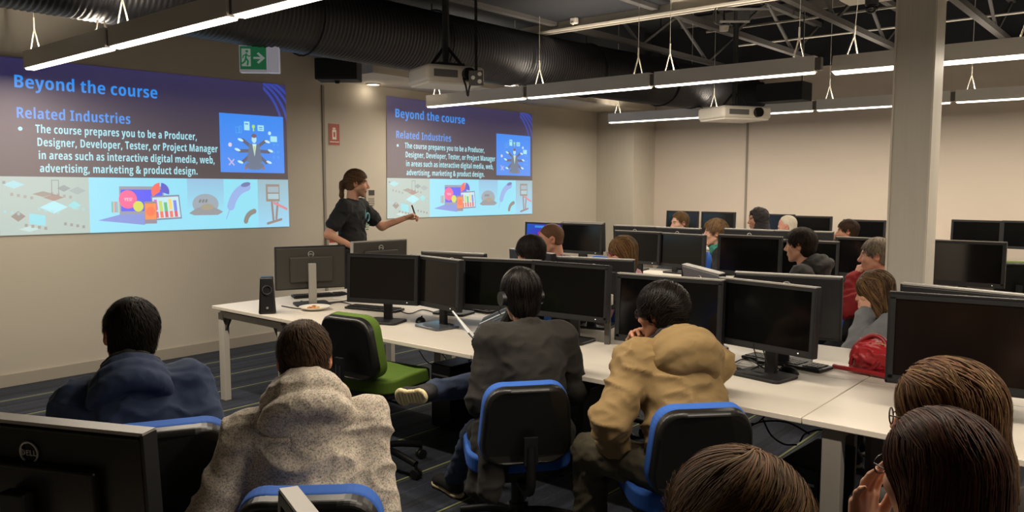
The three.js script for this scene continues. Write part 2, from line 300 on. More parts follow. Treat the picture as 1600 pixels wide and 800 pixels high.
// ================================================================ THE PROJECTED SLIDES
function drawSlide(c, W, H, dark) {
  // dark: the print-free look of the panel itself (unused); here only the light the projector throws
  const stripY = H * .665;
  const gr = c.createLinearGradient(0, 0, 0, stripY); gr.addColorStop(0, '#1b1b52'); gr.addColorStop(.5, '#17143a'); gr.addColorStop(1, '#110e20'); c.fillStyle = gr; c.fillRect(0, 0, W, H);
  c.save(); c.beginPath(); c.rect(W * .9, 0, W * .1, stripY * .38); c.clip(); c.strokeStyle = '#1c3ea8'; c.lineWidth = W * .011;
  for (let k = 0; k < 4; k++) { c.beginPath(); c.arc(W * (.79 + .028 * k), H * .33, W * .19, -1.25, .35); c.stroke(); }
  c.fillStyle = '#1f40a8'; c.restore();
  c.fillStyle = '#0096ff'; c.font = `bold ${H * .098}px sans-serif`; c.textBaseline = 'alphabetic';
  const fit = (t, x, y, w) => { const m = c.measureText(t).width; c.save(); c.translate(x, y); c.scale(w / m, 1); c.fillText(t, 0, 0); c.restore(); };
  fit('Beyond the course', W * .045, H * .165, W * .445);
  c.font = `bold ${H * .086}px sans-serif`; fit('Related Industries', W * .05, H * .335, W * .345);
  c.fillStyle = '#a6f2ff'; c.font = `bold ${H * .066}px sans-serif`;
  const lines = ['The course prepares you to be a Producer,', 'Designer, Developer, Tester, or Project Manager', 'in areas such as interactive digital media, web,', 'advertising, marketing & product design.'], ws = [.525, .6, .585, .515];
  lines.forEach((t, i) => fit(t, W * (.103 + .003 * i), H * (.415 + .075 * i), W * ws[i]));
  c.beginPath(); c.arc(W * .062, H * .395, H * .012, 0, 7); c.fill();
  // blue picture: a businessman with many arms among little icons
  const X = W * .715, Y = H * .225, w = W * .27, h = H * .395, px = (a, b) => [X + a * w, Y + b * h];
  c.fillStyle = '#0a8cff'; c.fillRect(X, Y, w, h);
  c.strokeStyle = '#4a5570'; c.lineCap = 'round'; c.lineWidth = w * .045;
  for (const s of [-1, 1]) for (const [ex, ey, sy] of [[.21, .44, .55], [.27, .63, .62], [.22, .82, .68]]) { c.beginPath(); c.moveTo(...px(.52 + s * .05, sy)); c.lineTo(...px(.52 + s * ex * .85, ey)); c.stroke(); }
  c.fillStyle = '#58708c'; c.beginPath(); c.moveTo(...px(.44, .5)); c.lineTo(...px(.6, .5)); c.lineTo(...px(.64, .82)); c.lineTo(...px(.4, .82)); c.fill();
  c.beginPath(); c.ellipse(...px(.52, .88), w * .15, h * .07, 0, 0, 7); c.fill();
  c.fillStyle = '#9a6a6a'; for (const s of [-1, 1]) { c.beginPath(); c.arc(...px(.52 + s * .14, .92), w * .02, 0, 7); c.fill(); }
  c.fillStyle = '#d5fbff'; c.beginPath(); c.moveTo(...px(.49, .5)); c.lineTo(...px(.555, .5)); c.lineTo(...px(.522, .72)); c.fill();
  c.fillStyle = '#c8d24a'; c.beginPath(); c.moveTo(...px(.51, .54)); c.lineTo(...px(.535, .54)); c.lineTo(...px(.522, .7)); c.fill();
  c.fillStyle = '#bfeeff'; c.beginPath(); c.ellipse(...px(.52, .42), w * .038, h * .065, 0, 0, 7); c.fill();
  c.fillStyle = '#7a5560'; c.beginPath(); c.ellipse(...px(.52, .36), w * .04, h * .035, 0, 0, 7); c.fill();
  c.fillStyle = '#d0faff'; for (const [a, b] of [[.31, .44], [.73, .45], [.26, .61], [.78, .61], [.3, .82], [.75, .81]]) { c.beginPath(); c.ellipse(...px(a, b), w * .045, h * .022, .3, 0, 7); c.fill(); }
  c.fillStyle = '#a8f0ff'; c.fillRect(...px(.37, .12), w * .085, h * .15); c.fillRect(...px(.58, .17), w * .1, h * .1); c.fillRect(...px(.78, .35), w * .11, h * .1);
  c.fillStyle = '#3f86d8'; c.fillRect(...px(.6, .2), w * .06, h * .015); c.fillRect(...px(.6, .235), w * .06, h * .012); c.fillRect(...px(.385, .15), w * .05, h * .02);
  c.fillStyle = '#b6ec60'; c.beginPath(); c.arc(...px(.515, .2), w * .025, 0, 7); c.fill(); c.fillRect(...px(.505, .22), w * .02, h * .06);
  c.fillStyle = '#c8f4ff'; c.beginPath(); c.arc(...px(.77, .3), w * .025, 0, 7); c.fill(); c.fillStyle = '#f0d8f8'; c.beginPath(); c.arc(...px(.15, .53), w * .028, 0, 7); c.fill();
  c.strokeStyle = '#40b4ff'; c.lineWidth = w * .008; c.strokeRect(...px(.24, .22), w * .05, h * .1); c.strokeRect(...px(.3, .2), w * .03, h * .12); for (const [a, b] of [[.84, .5], [.9, .5], [.83, .63], [.9, .63], [.83, .72], [.9, .72]]) { c.beginPath(); c.arc(...px(a, b), w * .013, 0, 7); c.stroke(); }
  c.strokeStyle = '#c8b8f0'; c.lineWidth = w * .02; c.beginPath(); c.moveTo(...px(.12, .76)); c.lineTo(...px(.2, .87)); c.moveTo(...px(.2, .78)); c.lineTo(...px(.13, .87)); c.stroke();
  // strip of five pictures
  const sh = H - stripY, seg = [[0, .255], [.255, .585], [.585, .725], [.725, .865], [.865, 1]], bg = ['#a9c4bc', '#86e6ff', '#8fdcff', '#86e8ff', '#9cc4dc'];
  seg.forEach(([a, b], i) => { c.fillStyle = bg[i]; c.fillRect(a * W, stripY, (b - a) * W, sh); });
  const sx = f => f * W, sy = f => stripY + f * sh;
  { const g2 = c.createLinearGradient(0, stripY, 0, H); g2.addColorStop(0, '#93bcc8'); g2.addColorStop(1, '#8fdcff'); c.fillStyle = g2; c.fillRect(.865 * W, stripY, .135 * W, sh); const g3 = c.createLinearGradient(0, stripY, 0, H); g3.addColorStop(0, '#8cc4e8'); g3.addColorStop(.7, '#88e6ff'); c.fillStyle = g3; c.fillRect(.585 * W, stripY, .14 * W, sh); }
  const iso = (x, y, w, h, col) => { c.fillStyle = col; c.beginPath(); c.moveTo(sx(x - w), sy(y)); c.lineTo(sx(x), sy(y - h)); c.lineTo(sx(x + w), sy(y)); c.lineTo(sx(x), sy(y + h)); c.fill(); };
  for (const [x, y, w, h, col] of [[.04, .14, .03, .07, '#9fe0e8'], [.12, .3, .03, .05, '#8f8a80'], [.15, .53, .04, .11, '#a8f0fa'], [.15, .36, .03, .06, '#9a7f74'], [.05, .68, .02, .09, '#847c74'], [.18, .2, .02, .06, '#7f9a9a'], [.22, .24, .025, .07, '#98b0b0'], [.21, .5, .02, .08, '#8ae0e6'], [.08, .9, .03, .05, '#b8dcd8']]) iso(x, y, w, h, col);
  c.fillStyle = '#7fe0ee'; c.save(); c.translate(sx(.1), sy(.74)); c.transform(1, .15, 0, 1, 0, 0); c.fillRect(-W * .02, -sh * .09, W * .045, sh * .18); c.restore(); c.strokeStyle = '#6f7f7f'; c.lineWidth = W * .002; c.strokeRect(sx(.145), sy(.06), W * .02, sh * .26);
  for (let i = 0; i < 26; i++) { c.fillStyle = ['rgba(110,110,105,.6)', 'rgba(150,215,220,.7)', 'rgba(140,120,110,.5)'][i % 3]; c.fillRect(sx(.01 + ((i * 37) % 240) / 1000), sy(.08 + ((i * 53) % 80) / 100), W * .008, sh * .05); }
  // laptop, phone, tablet, pie
  c.fillStyle = '#8a93a8'; c.fillRect(sx(.35), sy(.16), W * .15, sh * .52); c.fillStyle = '#1a3cff'; c.fillRect(sx(.355), sy(.22), W * .14, sh * .4);
  c.fillStyle = '#6f8fe0'; c.beginPath(); c.moveTo(sx(.35), sy(.68)); c.lineTo(sx(.49), sy(.68)); c.lineTo(sx(.43), sy(.88)); c.lineTo(sx(.28), sy(.78)); c.fill();
  c.fillStyle = '#ff4f96'; c.beginPath(); c.arc(sx(.378), sy(.4), sh * .17, 0, 7); c.fill(); c.fillStyle = '#ffd0e0'; c.font = `bold ${sh * .08}px sans-serif`; c.fillText('YES!', sx(.365), sy(.43)); c.fillStyle = '#d8e23a'; c.beginPath(); c.arc(sx(.412), sy(.53), sh * .1, 0, 7); c.fill();
  c.fillStyle = '#2a3cd0'; c.beginPath(); c.arc(sx(.49), sy(.26), sh * .17, -1.5, .3); c.lineTo(sx(.49), sy(.26)); c.fill(); c.fillStyle = '#ff5a48'; c.beginPath(); c.arc(sx(.487), sy(.26), sh * .17, 2.6, 4.7); c.lineTo(sx(.487), sy(.26)); c.fill();
  c.save(); c.translate(sx(.455), sy(.34)); c.transform(1, -.04, .1, 1, 0, 0); c.fillStyle = '#70809a'; c.fillRect(0, 0, W * .1, sh * .46); c.fillStyle = '#c4f0ff'; c.fillRect(W * .004, sh * .03, W * .092, sh * .4); const cols = ['#e05ad0', '#c8e050', '#40c070', '#ffd850', '#6080f0']; for (let i = 0; i < 5; i++) { c.fillStyle = cols[i]; c.fillRect(W * (.008 + i * .017), sh * (.07 + .03 * (i % 3)), W * .011, sh * .2); c.fillStyle = i % 2 ? '#ff6a50' : '#e04a60'; c.fillRect(W * (.008 + i * .017), sh * .3, W * .011, sh * .12); } c.restore();
  c.fillStyle = '#8a7f90'; c.fillRect(sx(.432), sy(.44), W * .042, sh * .42); c.fillStyle = '#ff8a28'; c.fillRect(sx(.434), sy(.48), W * .038, sh * .3); c.fillStyle = '#ff6a30'; c.beginPath(); c.arc(sx(.453), sy(.63), sh * .09, 0, 7); c.fill();
  for (let i = 0; i < 5; i++) { c.fillStyle = ['#4fa07a', '#e0a050', '#d06050', '#7090c0', '#d8c060'][i]; c.fillRect(sx(.325 + i * .005), sy(.44), W * .003, sh * .2); }
  // controller, wand and handset, stand
  c.fillStyle = '#93a7b4'; c.beginPath(); c.ellipse(sx(.653), sy(.5), W * .05, sh * .2, 0, 0, 7); c.fill(); c.fillStyle = '#8a9298'; c.beginPath(); c.moveTo(sx(.59), sy(.68)); c.quadraticCurveTo(sx(.65), sy(.42), sx(.72), sy(.66)); c.lineTo(sx(.7), sy(.72)); c.lineTo(sx(.61), sy(.72)); c.fill(); c.fillStyle = '#6a6f74'; for (let i = 0; i < 3; i++) { c.beginPath(); c.ellipse(sx(.632 + i * .012), sy(.44), W * .004, sh * .04, .5, 0, 7); c.fill(); } c.fillStyle = '#a09a80'; c.beginPath(); c.ellipse(sx(.66), sy(.56), W * .025, sh * .06, 0, 0, 7); c.fill();
  c.strokeStyle = '#8fb4f0'; c.lineWidth = W * .03; c.beginPath(); c.moveTo(sx(.752), sy(.55)); c.quadraticCurveTo(sx(.77), sy(.22), sx(.82), sy(.16)); c.stroke(); c.lineWidth = W * .004; c.beginPath(); c.moveTo(sx(.748), sy(.6)); c.lineTo(sx(.733), sy(.8)); c.stroke(); c.fillStyle = '#5a6fb0'; c.beginPath(); c.ellipse(sx(.815), sy(.11), W * .02, sh * .045, -.2, 0, 7); c.fill();
  c.strokeStyle = '#7d8078'; c.lineWidth = W * .018; c.beginPath(); c.moveTo(sx(.812), sy(.86)); c.quadraticCurveTo(sx(.818), sy(.7), sx(.848), sy(.66)); c.stroke();
  c.fillStyle = '#8f8478'; c.fillRect(sx(.9), sy(.1), W * .06, sh * .36); c.fillStyle = '#9db8c4'; c.fillRect(sx(.908), sy(.15), W * .048, sh * .12); c.fillStyle = '#a8cdd8'; c.fillRect(sx(.908), sy(.3), W * .048, sh * .11); c.strokeStyle = '#8d7a74'; c.lineWidth = W * .009; c.beginPath(); c.moveTo(sx(.925), sy(.48)); c.lineTo(sx(.93), sy(.84)); c.moveTo(sx(.95), sy(.5)); c.lineTo(sx(.943), sy(.82)); c.moveTo(sx(.905), sy(.92)); c.lineTo(sx(.965), sy(.84)); c.stroke(); c.strokeStyle = '#e07f88'; c.beginPath(); c.moveTo(sx(.935), sy(.49)); c.lineTo(sx(.99), sy(.62)); c.stroke();
}
const slideTex = canvasTex(1600, 840, (c, w, h) => drawSlide(c, w, h));
slideTex.wrapS = slideTex.wrapT = THREE.ClampToEdgeWrapping;
function slide(corners, label) {      // four picture corners on the wall: tl, tr, br, bl; a thin screen panel hung on the wall
  const th = .012, P = corners.map(([x, y]) => onX(x, y, WX + th)), o = thing('projection_screen', label, 'projected slide', V(WX + .003, 0, (P[0].z + P[1].z) / 2), 0, 'projected slides');
  const L = P.map(p => p.clone().sub(o.position));
  const N = 12, pos = [], uv = [], I = [];
  for (let j = 0; j <= N; j++) for (let i = 0; i <= N; i++) {
    const u = i / N, v = j / N, p = L[0].clone().lerp(L[1], u).lerp(L[3].clone().lerp(L[2], u), v);
    pos.push(p.x, p.y, p.z); uv.push(u, 1 - v);
    if (i && j) { const a = (j - 1) * (N + 1) + i - 1, b = a + 1, c = a + N + 1, d = c + 1; I.push(a, c, b, b, c, d); }
  }
  const g = new THREE.BufferGeometry(); g.setAttribute('position', new THREE.Float32BufferAttribute(pos, 3)); g.setAttribute('uv', new THREE.Float32BufferAttribute(uv, 2)); g.setIndex(I); g.computeVertexNormals();
  part('slide_image', g, mat(0x8d868c, .8, 0, { emissive: 0xffffff, emissiveMap: slideTex, emissiveIntensity: 1.0 }), o);
  const s = new THREE.Shape(); L.forEach((p, i) => i ? s.lineTo(-p.z, p.y) : s.moveTo(-p.z, p.y));
  const b = new THREE.ExtrudeGeometry(s, { depth: th - .006, bevelEnabled: false }).rotateY(Math.PI / 2);
  part('panel', b, wallM, o);
  const w = Math.abs(L[1].z - L[0].z), h = L[0].y - L[3].y, l = new THREE.RectAreaLight(new THREE.Color(.35, .6, 1), .35, w * .95, h * .3);
  l.position.set(th + .02, L[3].y + h * .18, 0); l.rotation.y = -Math.PI / 2; o.add(l);
}
slide([[-8, 87], [446, 133], [452, 354], [0, 368.5]], 'left and larger projected slide headed Beyond the course');
slide([[604, 150], [831.5, 178], [831.5, 334], [605, 341.5]], 'right and smaller projected slide headed Beyond the course behind the presenter');
// ================================================================ DESKS, MONITORS, CHAIRS
const topM = mat(0xe0d8cb, .42), legM = mat(0x8d8880, .5, .1), legWhite = mat(0xc4beb4, .45), black = mat(0x141416, .55), blackGloss = mat(0x0d0d0f, .22), blackSoft = mat(0x1a1a1c, .85), silver = mat(0xb9b6b0, .35, .6), cableM = mat(0x101012, .5);
const TY = .73;
function desk(x0, x1, z0, z1, label, opt = {}) {       // z0 is the edge nearer the camera
  const w = Math.abs(x1 - x0) - .004, d = Math.abs(z0 - z1) - .004, o = thing('desk', label, 'desk', V((x0 + x1) / 2, 0, (z0 + z1) / 2), 0, opt.group);
  part('tabletop', rbox(w, .026, d, .004, 0, TY - .013, 0), topM, o);
  const lx = w / 2 - (opt.shared ? .11 : .06), lz = d / 2 - .045;
  for (const sx of opt.shared ? [-1] : [-1, 1]) {      // neighbours in the near row share the leg between them
    for (const sz of [-1, 1]) part('leg', rbox(.075, TY - .027, .05, .004, sx * lx, (TY - .027) / 2, sz * lz), legM, o);
    part('end_beam', box(.05, .045, d - .14, sx * lx, TY - .052, 0), legM, o);
  }
  part('rail', box(w - .14, .04, .03, 0, TY - .05, -.05), legM, o);
  if (opt.tray) { part('cable_tray', merge([box(w - .4, .006, .16, 0, TY - .17, -lz + .14), box(w - .4, .08, .005, 0, TY - .13, -lz + .06), box(w - .4, .05, .005, 0, TY - .145, -lz + .22)]), steelM, o); }
  return o;
}
// teacher's desk at the left end, turned so that its long side runs away from the camera
const D0 = -3.075, XL = -5.6, XA = -4.69;
{
  const z1 = -4.85, w = XA - XL - .006, d = D0 - z1, o = thing('desk', 'teacher desk at the left end of the front row with white end frame', 'desk', V((XL + XA) / 2, 0, (D0 + z1) / 2));
  part('tabletop', rbox(w, .026, d, .004, 0, TY - .013, 0), topM, o);
  for (const sz of [-1, 1]) {
    for (const sx of [-1, 1]) { part('leg', rbox(.07, TY - .055, .05, .004, sx * (w / 2 - .06), (TY - .055) / 2, sz * (d / 2 - .06)), legWhite, o); part('gusset', new THREE.ExtrudeGeometry(new THREE.Shape([new THREE.Vector2(0, 0), new THREE.Vector2(-sx * .07, 0), new THREE.Vector2(0, -.1)]), { depth: .02, bevelEnabled: false }).translate(sx * (w / 2 - .095), TY - .09, sz * (d / 2 - .06) - .01), steelM, o); }
    part('end_beam', box(w - .1, .045, .045, 0, TY - .065, sz * (d / 2 - .06)), legWhite, o);
  }
  part('spacer', box(w - .2, .018, .03, 0, TY - .034, d / 2 - .06), blackSoft, o);
  part('rail', box(.04, .04, d - .2, 0, TY - .05, 0), legM, o);
}
const DW = 1.79, where = ['next to the teacher desk', 'by the man in the tan jacket', 'under the red bag', 'at the far right'];
for (let i = 0; i < 4; i++) {
  desk(XA + i * DW, XA + (i + 1) * DW, D0, D0 - .75, `white desk on the near side of front row ${where[i]}`, { tray: true, shared: i < 3 });
  desk(XA + i * DW, XA + (i + 1) * DW, D0 - .75, D0 - 1.5, `white desk on the far side of front row ${['behind the teacher end', 'facing the shaven man', 'facing the woman in the grey top', 'at the far right'][i]}`);
}
const ROW2 = -6.1, X2 = -5.9;
for (let i = 0; i < 4; i++) {
  desk(X2 + i * DW, X2 + (i + 1) * DW, ROW2, ROW2 - .75, `white desk on the near side of the second row ${['under the lit purple screen', 'in front of the curly-haired boy', 'by the older man in red', 'right of the column'][i]}`);
  desk(X2 + i * DW, X2 + (i + 1) * DW, ROW2 - .75, ROW2 - 1.5, `white desk on the far side of the second row ${['by the left wall', 'before the fair-haired boy', 'before the hooded student', 'right of the column'][i]}`);
}
for (let i = 0; i < 5; i++) desk(-6.3 + i * DW, -6.3 + (i + 1) * DW, -10.45, -11.2, `white desk against the back wall, ${['first from the corner pier', 'second from the corner pier', 'third from the corner pier, left of the column', 'right of the column', 'last on the right'][i]}`);
desk(-3.1, -1.0, .1, -.78, 'white desk beside the camera carrying the large monitor backs');

// ---------------------------------------------------------------- monitors (screen faces +z before turning; base on the desk)
const MW = .525, MH = .32;
const gBack = merge([rbox(MW - .006, MH - .006, .03, .008, 0, 0, -.006), rbox(MW * .62, MH * .62, .03, .012, 0, -.01, -.028)]);
const gTop = box(MW, .007, .034, 0, MH / 2 + .001, 0);
const gFrame = merge([box(MW, .012, .036, 0, -MH / 2 + .003, 0), box(.008, MH, .036, MW / 2 - .002, 0, 0), box(.008, MH, .036, -MW / 2 + .002, 0, 0)]);
const gBezel = merge([box(MW - .01, .016, .006, 0, MH / 2 - .012, .016), box(MW - .01, .024, .006, 0, -MH / 2 + .016, .016), box(.016, MH - .03, .006, MW / 2 - .014, 0, .016), box(.016, MH - .03, .006, -MW / 2 + .014, 0, .016)]);
const gScreen = box(MW - .04, MH - .05, .004, 0, .004, .013);
const gBase = new THREE.ExtrudeGeometry(roundRect(.25, .19, .03), { depth: .01, bevelEnabled: true, bevelThickness: .003, bevelSize: .003, bevelSegments: 1 }).rotateX(-Math.PI / 2).translate(0, .003, -.01);
const gLogo = (() => {
  const ring = new THREE.TorusGeometry(.021, .0026, 6, 28), t = new TextGeometry('DELL', { font, size: .0115, depth: .002, curveSegments: 3 });
  t.computeBoundingBox(); t.translate(-(t.boundingBox.max.x) / 2, -.0057, 0);
  return merge([ring, t]).rotateY(Math.PI).translate(0, MH * .33, -.0235);
})();
const gDot = cyl(.003, .003, .003, 8).rotateX(Math.PI / 2).translate(.19, -MH / 2 + .014, .02);
const gStandS = new Map();
const screenM = mat(0x080809, .12, 0), frameM = mat(0xa5a19a, .4, .2), frameDark = mat(0x17171a, .45), monBack = mat(0x1b1b1e, .42), logoM = mat(0xc8c6c2, .3, .6), ledM = mat(0xffffff, .4, 0, { emissive: 0xffffff, emissiveIntensity: .6 }), bluePlate = mat(0x55585e, .18, .2);
// pose: p = middle of the top edge, w = turn in degrees (0: screen towards +z), deskY: what the foot stands on
function monitor(p, turn, label, o2 = {}) {
  const k = o2.scale || 1, base = o2.deskY ?? TY, o = thing('monitor', label, 'monitor', V(p.x, base, p.z), R(turn), o2.group);
  const cy = p.y - base - MH * k / 2, hd = new THREE.Matrix4().compose(V(0, cy, .0), new THREE.Quaternion().setFromEuler(new THREE.Euler(R(-(o2.tilt ?? 3)), 0, R(o2.roll || 0))), V(k, k, k));
  const add = (n, g, m, lab) => { const q = part(n, g, m, o, lab); q.applyMatrix4(hd); return q; };
  add('back_shell', gBack, o2.backM || monBack); add('frame', gFrame, o2.silver ? frameM : frameDark); add('top_edge', gTop, o2.dark ? frameDark : frameM); add('bezel', gBezel, o2.bezelM || black); add('screen', gScreen, o2.screenM || screenM);
  add('logo', gLogo, logoM, 'round silver maker badge'); add('power_light', gDot, ledM);
  const sk = Math.round(cy * 100);
  if (!gStandS.has(sk)) gStandS.set(sk, rbox(.058, Math.max(.08, cy + .03), .03, .006, 0, Math.max(.08, cy + .03) / 2 + .008, -.062));
  const st = part('stand', gStandS.get(sk), o2.standM || black, o);
  part('base', gBase, o2.baseM || black, o);
  return o;
}
// by picture points of the top edge's two ends and the depth plane they stand on
function monAt(x0, y0, x1, y1, z, turn, label, o2) { return monitor(onZ((x0 + x1) / 2, (y0 + y1) / 2, z), turn, label, o2); }
const ZN = -3.62, ZF = -4.08;
// teacher's pair, backs to the camera
const tealM = mat(0x3d3a36, .5);
monitor(V(-5.07, at(485, 383.5, 6.15).y, -3.60), 66 + 180, 'monitor on the teacher desk seen from behind with a silver stand column in front', { standM: mat(0xa8a49b, .35, .3), dark: true, backM: mat(0x36332f, .5) });
monitor(V(-5.0, at(590, 377, 6.4).y, -4.22), 84 + 180, 'monitor on the teacher desk turned away beside the first and nearer the presenter', { backM: mat(0x36332f, .5), silver: true });
const brown = mat(0x141211, .14);
monAt(551, 397, 645, 400, -3.43, 20, 'black monitor at the left end of the front row left of the blue-lit stand', { screenM: brown, dark: true });
monAt(640, 398, 720, 407, -3.53, -8, 'black monitor standing on the bluish foot with a mouse beside it', { screenM: brown, baseM: bluePlate });
monAt(655, 392, 764, 397, -4.0, 12 + 180, 'monitor back behind the two left front-row monitors', { backM: mat(0x2a2624, .5) });
monAt(729, 403.5, 836, 406, -3.7, 17, 'black monitor behind the head of the man with headphones');
monAt(836, 408, 945, 416, -3.72, 4, 'black monitor to the right of the man with headphones', { dark: true });
monAt(797, 388, 868, 397, -4.3, -17 + 180, 'small-looking monitor back below the dark-haired head on the far side', { backM: mat(0x2c303a, .4) });
monAt(868, 402, 993, 405, -4.22, 14 + 180, 'monitor back below the woman with pink glasses', {});
monAt(965, 428, 1125, 437, -3.58, 6, 'black monitor behind the head of the man in the tan jacket', { scale: 1.1 });
monAt(1127, 433, 1268, 450, -3.62, -10, 'black monitor right of the tan jacket with cables behind its stand');
monAt(1152, 426, 1310, 432, -4.0, 13 + 180, 'monitor back behind the black monitor right of the tan jacket', { scale: 1.0 });
monAt(1066, 408, 1146, 430, -4.1, -40 + 180, 'pale skewed monitor back between the far-side monitors', { backM: mat(0x6a6b70, .35), tilt: 12 });
monAt(1408, 459, 1638, 472, -3.46, 9, 'large near monitor at the right edge behind the red bag', { scale: 1.13, dark: true, screenM: mat(0x120c0a, .16) });
monAt(1407, 441, 1612, 463, -3.95, -12 + 180, 'monitor back peeping over the large near monitor at the right edge', { scale: 1.05 });
// second row
const gameTex = canvasTex(256, 160, (c, w, h) => {
  const g = c.createLinearGradient(0, 0, w, h); g.addColorStop(0, '#1666d8'); g.addColorStop(.4, '#4a34d8'); g.addColorStop(1, '#5a22c8'); c.fillStyle = g; c.fillRect(0, 0, w, h);
  c.fillStyle = '#40a8ff'; c.fillRect(60, 10, 90, 14); c.fillStyle = '#2a3cc0'; c.fillRect(30, 90, 30, 70); c.fillStyle = '#301858'; c.beginPath(); c.ellipse(84, 110, 16, 44, .4, 0, 7); c.fill(); c.fillStyle = '#c03878'; c.beginPath(); c.arc(96, 62, 13, 0, 7); c.fill(); c.fillStyle = '#7fd0ff'; c.fillRect(226, 24, 22, 12); c.fillRect(234, 130, 14, 14); c.fillStyle = '#7848f0'; c.fillRect(150, 40, 90, 100);
});
const gameM = mat(0x050505, .2, 0, { emissive: 0xffffff, emissiveMap: gameTex, emissiveIntensity: .8 });
const Z2N = -6.85, Z2F = -7.35;
{
  const m = monAt(820, 346, 882, 349, -7.0, 2, 'lit monitor showing a purple and blue picture behind the shaven man', { screenM: gameM });
  const l = new THREE.RectAreaLight(new THREE.Color(.35, .25, 1), .8, .46, .26); l.position.set(0, .29, .03); l.rotation.y = Math.PI; m.add(l);
}
monAt(880, 348, 938, 350, -6.9, 2, 'black monitor next to the lit purple screen');
monAt(868, 346, 957, 348, Z2F, 6 + 180, 'monitor back behind the lit purple screen', {});
monAt(965, 352, 1023, 354, Z2F, 184, 'monitor back left of the fair-haired boy');
monAt(1023, 354, 1098, 358, Z2F, 178, 'monitor back below the fair-haired boy');
monAt(962, 360, 1030, 363, Z2N, 0, 'black monitor in the second row right of the woman with pink glasses');
monAt(1030, 363, 1100, 368, Z2N, -6, 'black monitor left of the curly-haired boy');
monAt(1123, 367, 1220, 370, -6.5, 3, 'black monitor between the curly-haired boy and the youth in the dark hoodie', { scale: 1.06 });
monAt(1222, 374, 1300, 378, -6.75, 5, 'black monitor behind the youth in the dark hoodie');
monAt(1140, 357, 1206, 360, Z2F, 180, 'monitor back below the hooded student');
monAt(1210, 360, 1302, 362, Z2F, 188, 'monitor back below the white-haired man');
monAt(1325, 371, 1392, 373, -6.8, 2, 'black monitor behind the older man in red');
monAt(1460, 375, 1552, 378, -6.4, 4, 'black monitor right of the column with two little lights', {});
// monitors along the back wall
[[1040, 1093, 330, 'first from the left, behind the fair-haired boy'], [1096, 1149, 331.5, 'second from the left, left of the wall joint'], [1187, 1238, 335, 'behind the white-haired man'], [1241, 1297, 338, 'just right of the white-haired man'], [1316, 1385, 344, 'behind the man leaning on his hand'], [1487, 1565, 344.5, 'right of the column'], [1569, 1647, 346, 'cut by the right edge of the photo']]
  .forEach(([a, b, y, l]) => { const p = onZ((a + b) / 2, y, -10.75); monitor(p, 0, `black monitor on the back wall desks, ${l}`, { dark: true, group: 'monitors along the back wall' }); });
// the two beside the camera, and what stands under the front row
{ // the two beside the camera: one square to the view at the left, one seen along its top edge
  const a = at(-150, 640, 1.66), b = at(243, 677, 1.49), d = b.clone().sub(a).setY(0).normalize();
  const m = b.clone().addScaledVector(d, -.27); monitor(V(m.x, b.y + .003, m.z), Math.atan2(-d.z, d.x) * 180 / Math.PI + 180, 'large monitor back in the bottom left corner with a silver top edge', { backM: mat(0x211d18, .3), tilt: 3 });
  const p = onY(443, 765, 1.085), q = onY(474, 806, 1.085), e = q.sub(p).setY(0).normalize(), c = p.clone().addScaledVector(e, .265);
  monitor(V(c.x, 1.085, c.z), Math.atan2(-e.z, e.x) * 180 / Math.PI, 'monitor seen along its silver top edge at the bottom below the grey sweatshirt', { backM: mat(0x211d18, .3), tilt: 3 });
}

// ---------------------------------------------------------------- office chairs
const blueM = mat(0x2a5fb8, .8), greenM = mat(0x4f6a18, .85), chairB = mat(0x0f0f10, .5), chairBack = mat(0x151412, .38);
function puff(w, h, d, bend, r, nx = 14, ny = 14) {      // a rounded, dished cushion: w across, h up, d thick, bent back at its sides
  const g = new RoundedBoxGeometry(w, h, d, 5, Math.min(r, d / 2 - .001)), p = g.attributes.position;
  for (let i = 0; i < p.count; i++) {
    let x = p.getX(i), y = p.getY(i), z = p.getZ(i);
    const u = x / (w / 2), v = y / (h / 2), s = Math.pow(Math.abs(u), 3) , t = Math.pow(Math.abs(v), 3);
    const corner = 1 - .16 * Math.pow(Math.abs(u * v), 2);
    x *= corner * (1 - .10 * Math.max(0, v)); y *= corner; z += bend * u * u - .25 * bend * v * v;
    p.setXYZ(i, x, y, z);
  }
  g.computeVertexNormals(); return g;
}
const densify = (w, h, d, bend) => { // slab with many cells so that it can bend
  const s = roundRect(w, h, Math.min(w, h) * .28), g = new THREE.ExtrudeGeometry(s, { depth: d, bevelEnabled: true, bevelThickness: .014, bevelSize: .014, bevelSegments: 4, curveSegments: 10 });
  g.translate(0, 0, -d / 2); const p = g.attributes.position;
  for (let i = 0; i < p.count; i++) { const u = p.getX(i) / (w / 2), v = p.getY(i) / (h / 2); p.setX(i, p.getX(i) * (1 - .07 * v)); p.setZ(i, p.getZ(i) - bend * u * u - .02 * v * v); }
  g.computeVertexNormals(); return g;
};
// local frame: the sitter faces -z; seat top at y = 0.47
const gSeat = densify(.44, .40, .05, 0).rotateX(-Math.PI / 2).translate(0, .48, -.065), gSeatShell = densify(.42, .38, .02, 0).rotateX(-Math.PI / 2).translate(0, .43, -.065);
const gBackCush = densify(.37, .335, .035, .04).rotateX(R(8)).translate(0, .685, .222), gBackShell = densify(.362, .327, .028, .04).rotateX(R(8)).translate(0, .681, .262);
const gSpine = merge([tube([V(0, .37, .04), V(0, .37, .2), V(0, .41, .285), V(0, .5, .295), V(0, .6, .29)], .022, 16, 8), box(.06, .12, .018, 0, .58, .292)]);
const gColumn = merge([cyl(.026, .026, .26, 16, 0, .24, 0), cyl(.035, .04, .12, 16, 0, .17, 0), rbox(.16, .05, .2, .01, 0, .385, 0)]);
const gLever = tube([V(.03, .36, .02), V(.16, .355, .03), V(.22, .35, .03)], .007, 8, 6);
